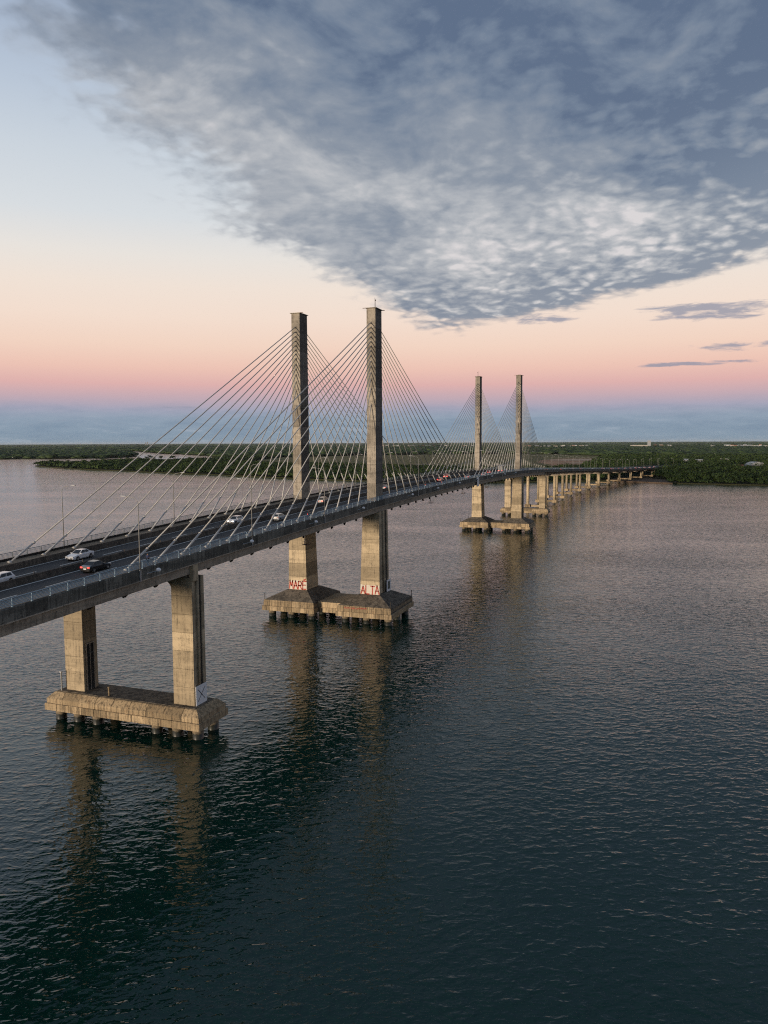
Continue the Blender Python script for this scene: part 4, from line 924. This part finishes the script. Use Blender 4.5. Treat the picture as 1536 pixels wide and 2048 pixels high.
# single palms and trees that stand out
def palm_proto():
    o = empty('coconut_palm'); m = MB(); m.tube([(0, 0, -.5), (.3, .1, 4), (.5, .2, 8), (.55, .25, 10.5)], [.28, .2, .17, .14], 8); m.build('trunk', 'bark', o, True)
    m = MB(); r_ = random.Random(2)
    for k in range(18):
        a = 2*math.pi*k/18+r_.uniform(-.1, .1); L_ = r_.uniform(3.0, 4.0); up = r_.uniform(-.2, .9); d = Vector((math.cos(a), math.sin(a), 0)); w = Vector((-d.y, d.x, 0)); c = Vector((.55, .25, 10.5)); prev = None; rows = []
        for j in range(5):
            t = j/4; q = c+d*L_*t+Vector((0, 0, L_*(up*t-.95*t*t))); ww = .75*math.sin(math.pi*min(.95, t*.85+.12)); rows.append((q+w*ww-Vector((0, 0, ww*.5)), q, q-w*ww-Vector((0, 0, ww*.5))))
        for (a0, b0, c0), (a1, b1, c1) in zip(rows, rows[1:]): m.add([a0, b0, b1, a1], [(0, 1, 2, 3)]); m.add([b0, c0, c1, b1], [(0, 1, 2, 3)])
    m.build('crown', 'palm_leaf', o); return o
pp = palm_proto()
PALMS = [(196, 920), (204, 920), (211, 919.5), (241, 918.5), (256, 918), (293, 919), (299, 919), (307, 919.5), (322, 919), (341, 920), (346, 920), (381, 921), (404, 921.5), (412, 922), (420, 922), (436, 922)]
for i, (x, y) in enumerate(PALMS):
    o = pp if i == 0 else copy_tree(pp); q = px_plan(x, y+6.8, 1.); o.location = (q[0], q[1], 1.0); k = rng.uniform(1.15, 1.55); o.scale = (k*1.15, k*1.15, k); o.rotation_euler = (0, 0, rng.uniform(0, 6.28))
    tag(o, 'coconut palm rising above the spit along the side channel', 'palm tree', 'palms on the spit')
def tree_proto(seed):
    o = empty('broadleaf_tree'); r_ = random.Random(seed); m = MB(); m.tube([(0, 0, -.5), (.15, .1, 3.5), (0, .3, 7), (.2, .2, 10)], [.42, .32, .24, .1], 8)
    m.build('trunk', 'bark', o, True); m = MB()
    for k in range(7):
        a = r_.uniform(0, 6.28); z = r_.uniform(3.5, 8.5); L_ = r_.uniform(2, 3.6); m.tube([(.1, .15, z), (.1+L_*.6*math.cos(a), .15+L_*.6*math.sin(a), z+L_*.5), (.1+L_*math.cos(a), .15+L_*math.sin(a), z+L_*.95)], [.16, .1, .05], 6)
    m.build('limbs', 'bark', o, True)
    m = MB()
    for k in range(16):
        a = r_.uniform(0, 6.28); rr_ = r_.uniform(.3, 3.2); c = Vector((rr_*math.cos(a), rr_*math.sin(a), r_.uniform(5.5, 12.6)-.32*rr_)); cr = r_.uniform(.9, 1.7)
        for j in range(34):
            d = Vector((r_.gauss(0, 1), r_.gauss(0, 1), r_.gauss(0, 1))).normalized(); q = c+d*cr*r_.uniform(.6, 1.1); u = d.cross(Vector((r_.gauss(0, 1), r_.gauss(0, 1), r_.gauss(0, 1)))).normalized(); w = d.cross(u); l = r_.uniform(.25, .5)
            m.add([q-u*l, q+w*l*.7, q+u*l, q-w*l*.7], [(0, 1, 2, 3)])
    m.build('crown', 'mangrove_leaf', o); return o
tps = [tree_proto(3), tree_proto(9)]; used = [False, False]
TREES = [(1328, 953), (1340, 950), (1357, 951), (1371, 947), (1388, 949), (1395, 944), (1412, 950), (1431, 946), (1447, 951), (1462, 946), (1476, 952), (1494, 950), (1512, 953), (1528, 949), (1350, 944), (1420, 940), (1180, 940), (1192, 943), (1206, 940), (1218, 943), (1230, 942)]
for i, (x, y) in enumerate(TREES):
    t = i % 2; o = copy_tree(tps[t]) if used[t] else tps[t]; used[t] = True
    q = px_plan(x, y, 1.); o.location = (q[0], q[1], 1.0); k = rng.uniform(.9, 1.35); o.scale = (k, k, k*rng.uniform(.9, 1.15)); o.rotation_euler = (0, 0, rng.uniform(0, 6.28))
    tag(o, 'taller broadleaf tree standing out of the thicket on the right bank' if x > 1300 else 'dark broadleaf tree behind the far end of the viaduct', 'tree', 'taller trees on the right bank' if x > 1300 else 'trees behind the viaduct end')

# ---------------------------------------------------------------- buildings beyond the trees
def house(name, x, y, dist_z, w, d, h, wall, roof, kind, label, group=None, rz=None):
    q = px_plan(x, y, dist_z); az = math.atan2(q[1]-CAM.y, q[0]-CAM.x) if rz is None else rz
    o = empty(name, (q[0], q[1], 1.0), az); tag(o, label, 'building', group)
    m = MB(); m.box((0, 0, h/2), (d, w, h)); m.build('wall', wall, o)
    m = MB()
    if kind == 'flat': m.box((0, 0, h+.25), (d+.5, w+.5, .5))
    elif kind == 'gable': m.loft([[(-d/2-.5, yy, h), (d/2+.5, yy, h), (0, yy, h+min(d, w)*.28)] for yy in (-w/2-.5, w/2+.5)])
    else: m.loft([[(-d/2-.4+(d+.8)*k/10, yy, h+h*.55*math.sin(math.pi*k/10)) for k in range(11)] for yy in (-w/2-.4, w/2+.4)]) if kind == 'archx' else m.loft([[(xx, -w/2-.4+(w+.8)*k/10, h+h*.6*math.sin(math.pi*k/10)) for k in range(11)] for xx in (-d/2-.4, d/2+.4)])
    m.build('roof', roof, o)
    n = max(1, int(w/5)); fl = max(1, int(h/3.2))
    for i in range(min(n, 8)):
        for f in range(min(fl, 3)):
            m = MB(); m.box((-d/2-.03, -w/2+w*(i+.5)/min(n, 8), 1.6+f*3.1), (.08, min(1.8, w/n*.5), 1.3)); m.build('window', 'window_dark', o)
    return o
hh_ = house('hall', 1510, 938, 2., 24, 20, 7.5, 'wall_grey', 'roof_white', 'arch', 'hall with white arched roof among trees at the right edge', rz=R(20))
house('house', 1497, 936, 2., 9, 8, 9, 'wall_white', 'roof_white', 'flat', 'white flat-roofed block just left of the arched hall')
house('house', 1467, 936.5, 2., 8, 7, 6.5, 'wall_white', 'roof_white', 'flat', 'small white house left of the orange roofed house on right bank')
house('house', 1481, 938.5, 2., 7, 7, 6, 'wall_cream', 'roof_tile', 'gable', 'house with orange tiled roof between white houses on right bank')
house('house', 1449, 926, 2., 16, 9, 9, 'wall_white', 'roof_white', 'flat', 'low white building behind dark trees left of the arched hall')
house('house', 1398, 930, 2., 12, 8, 9, 'wall_white', 'roof_white', 'gable', 'pale house among trees midway along the right bank')
house('house', 1402, 932, 2., 8, 7, 11, 'wall_grey', 'roof_white', 'flat', 'grey tall house beside the pale house midway along right bank')
house('house', 1372, 930, 2., 9, 7, 10, 'wall_white', 'roof_white', 'gable', 'small white gable just right of the bridge end')
w_ = house('warehouse', 1280, 894.6, 2., 130, 50, 17, 'wall_cream', 'roof_white', 'flat', 'long white warehouse on the horizon right of the viaduct')
house('tower_block', 1298, 894.6, 2., 22, 18, 48, 'wall_grey', 'roof_white', 'flat', 'grey tower standing above the long white warehouse')
for i, (x0, x1, n, yb) in enumerate(((765, 835, 15, 894.2), (836, 950, 16, 894.0), (1040, 1180, 18, 895.), (1300, 1345, 6, 893.5), (1412, 1428, 3, 894.), (1450, 1536, 18, 894.6))):
    lab = ('white houses of the town showing behind the near right tower', 'white houses of the town seen between the two tower pairs', 'white houses of the town above the viaduct', 'low white roofs right of the long warehouse', 'lone white houses on the horizon right of the viaduct end', 'white houses of the town at the right end of the horizon')[i]
    lab = 'one of the '+lab
    for k in range(n):
        x = x0+(x1-x0)*(k+rng.uniform(.1, .9))/n
        house('far_house', x, yb+rng.uniform(-.5, .7), 2., rng.uniform(12, 30), 14, rng.uniform(10, 17), rng.choice(('wall_white', 'wall_white', 'wall_cream')), rng.choice(('roof_white', 'roof_white', 'roof_tile')), rng.choice(('flat', 'gable')), lab, 'far houses '+str(lab[11:]))
for i, (x, hgt) in enumerate(((291.5, 62), (295, 74), (161, 45), (300, 40))):
    house('tower_block', x, 891.4, 2., 20, 18, hgt, 'wall_grey', 'wall_grey', 'flat', ('left of two tall blocks on the left horizon', 'tallest block on the left horizon', 'small block on the far left horizon', 'lower block beside tall pair on the left horizon')[i])
def turbine_proto():
    o = empty('wind_turbine'); m = MB(); m.tube([(0, 0, 0), (0, 0, 78)], [2.4, 1.4], 10); m.build('mast', 'turbine_white', o, True)
    m = MB(); m.box((.5, 0, 79), (8, 3, 3.2)); m.build('nacelle', 'turbine_white', o)
    for k in range(3):
        a = R(90+120*k+17); m = MB(); m.loft([[(-3.8, r_*math.cos(a)-w*math.sin(a), 79+r_*math.sin(a)+w*math.cos(a)), (-3.2, r_*math.cos(a), 79+r_*math.sin(a)), (-3.8, r_*math.cos(a)+w*math.sin(a), 79+r_*math.sin(a)-w*math.cos(a))] for r_, w in ((1, 1.0), (8, 1.6), (38, .3))]); m.build('blade', 'turbine_white', o)
    return o
tb = turbine_proto()
for i, x in enumerate((52, 68, 90, 98, 104, 116, 138, 172, 183, 206)):
    o = tb if i == 0 else copy_tree(tb); q = px_plan(x, 889.4+.3*(i % 3), 2.); az = math.atan2(q[1]-CAM.y, q[0]-CAM.x); o.location = (q[0], q[1], 1); o.rotation_euler = (0, 0, az+rng.uniform(-.3, .3))
    tag(o, 'tiny white wind turbine on the left horizon', 'wind turbine', 'wind turbines on the left horizon')

# ---------------------------------------------------------------- air: thin even haze that pales the far shore
def make_haze():
    m = bpy.data.materials.new('haze_air'); m.use_nodes = True; T = NT(m.node_tree); T.n.clear()
    o = T.node('ShaderNodeOutputMaterial'); v = T.node('ShaderNodeVolumePrincipled'); T.l.new(v.outputs[0], o.inputs['Volume'])
    v.inputs['Color'].default_value = (.80, .88, .95, 1); v.inputs['Density'].default_value = HAZE
    MATS['haze_air'] = m
    b = MB(); b.box((32000, 0, 59.), (76000, 118000, 122.)); tag(b.build('haze', 'haze_air'), kind='stuff')
HAZE = 1.0e-5
make_haze()
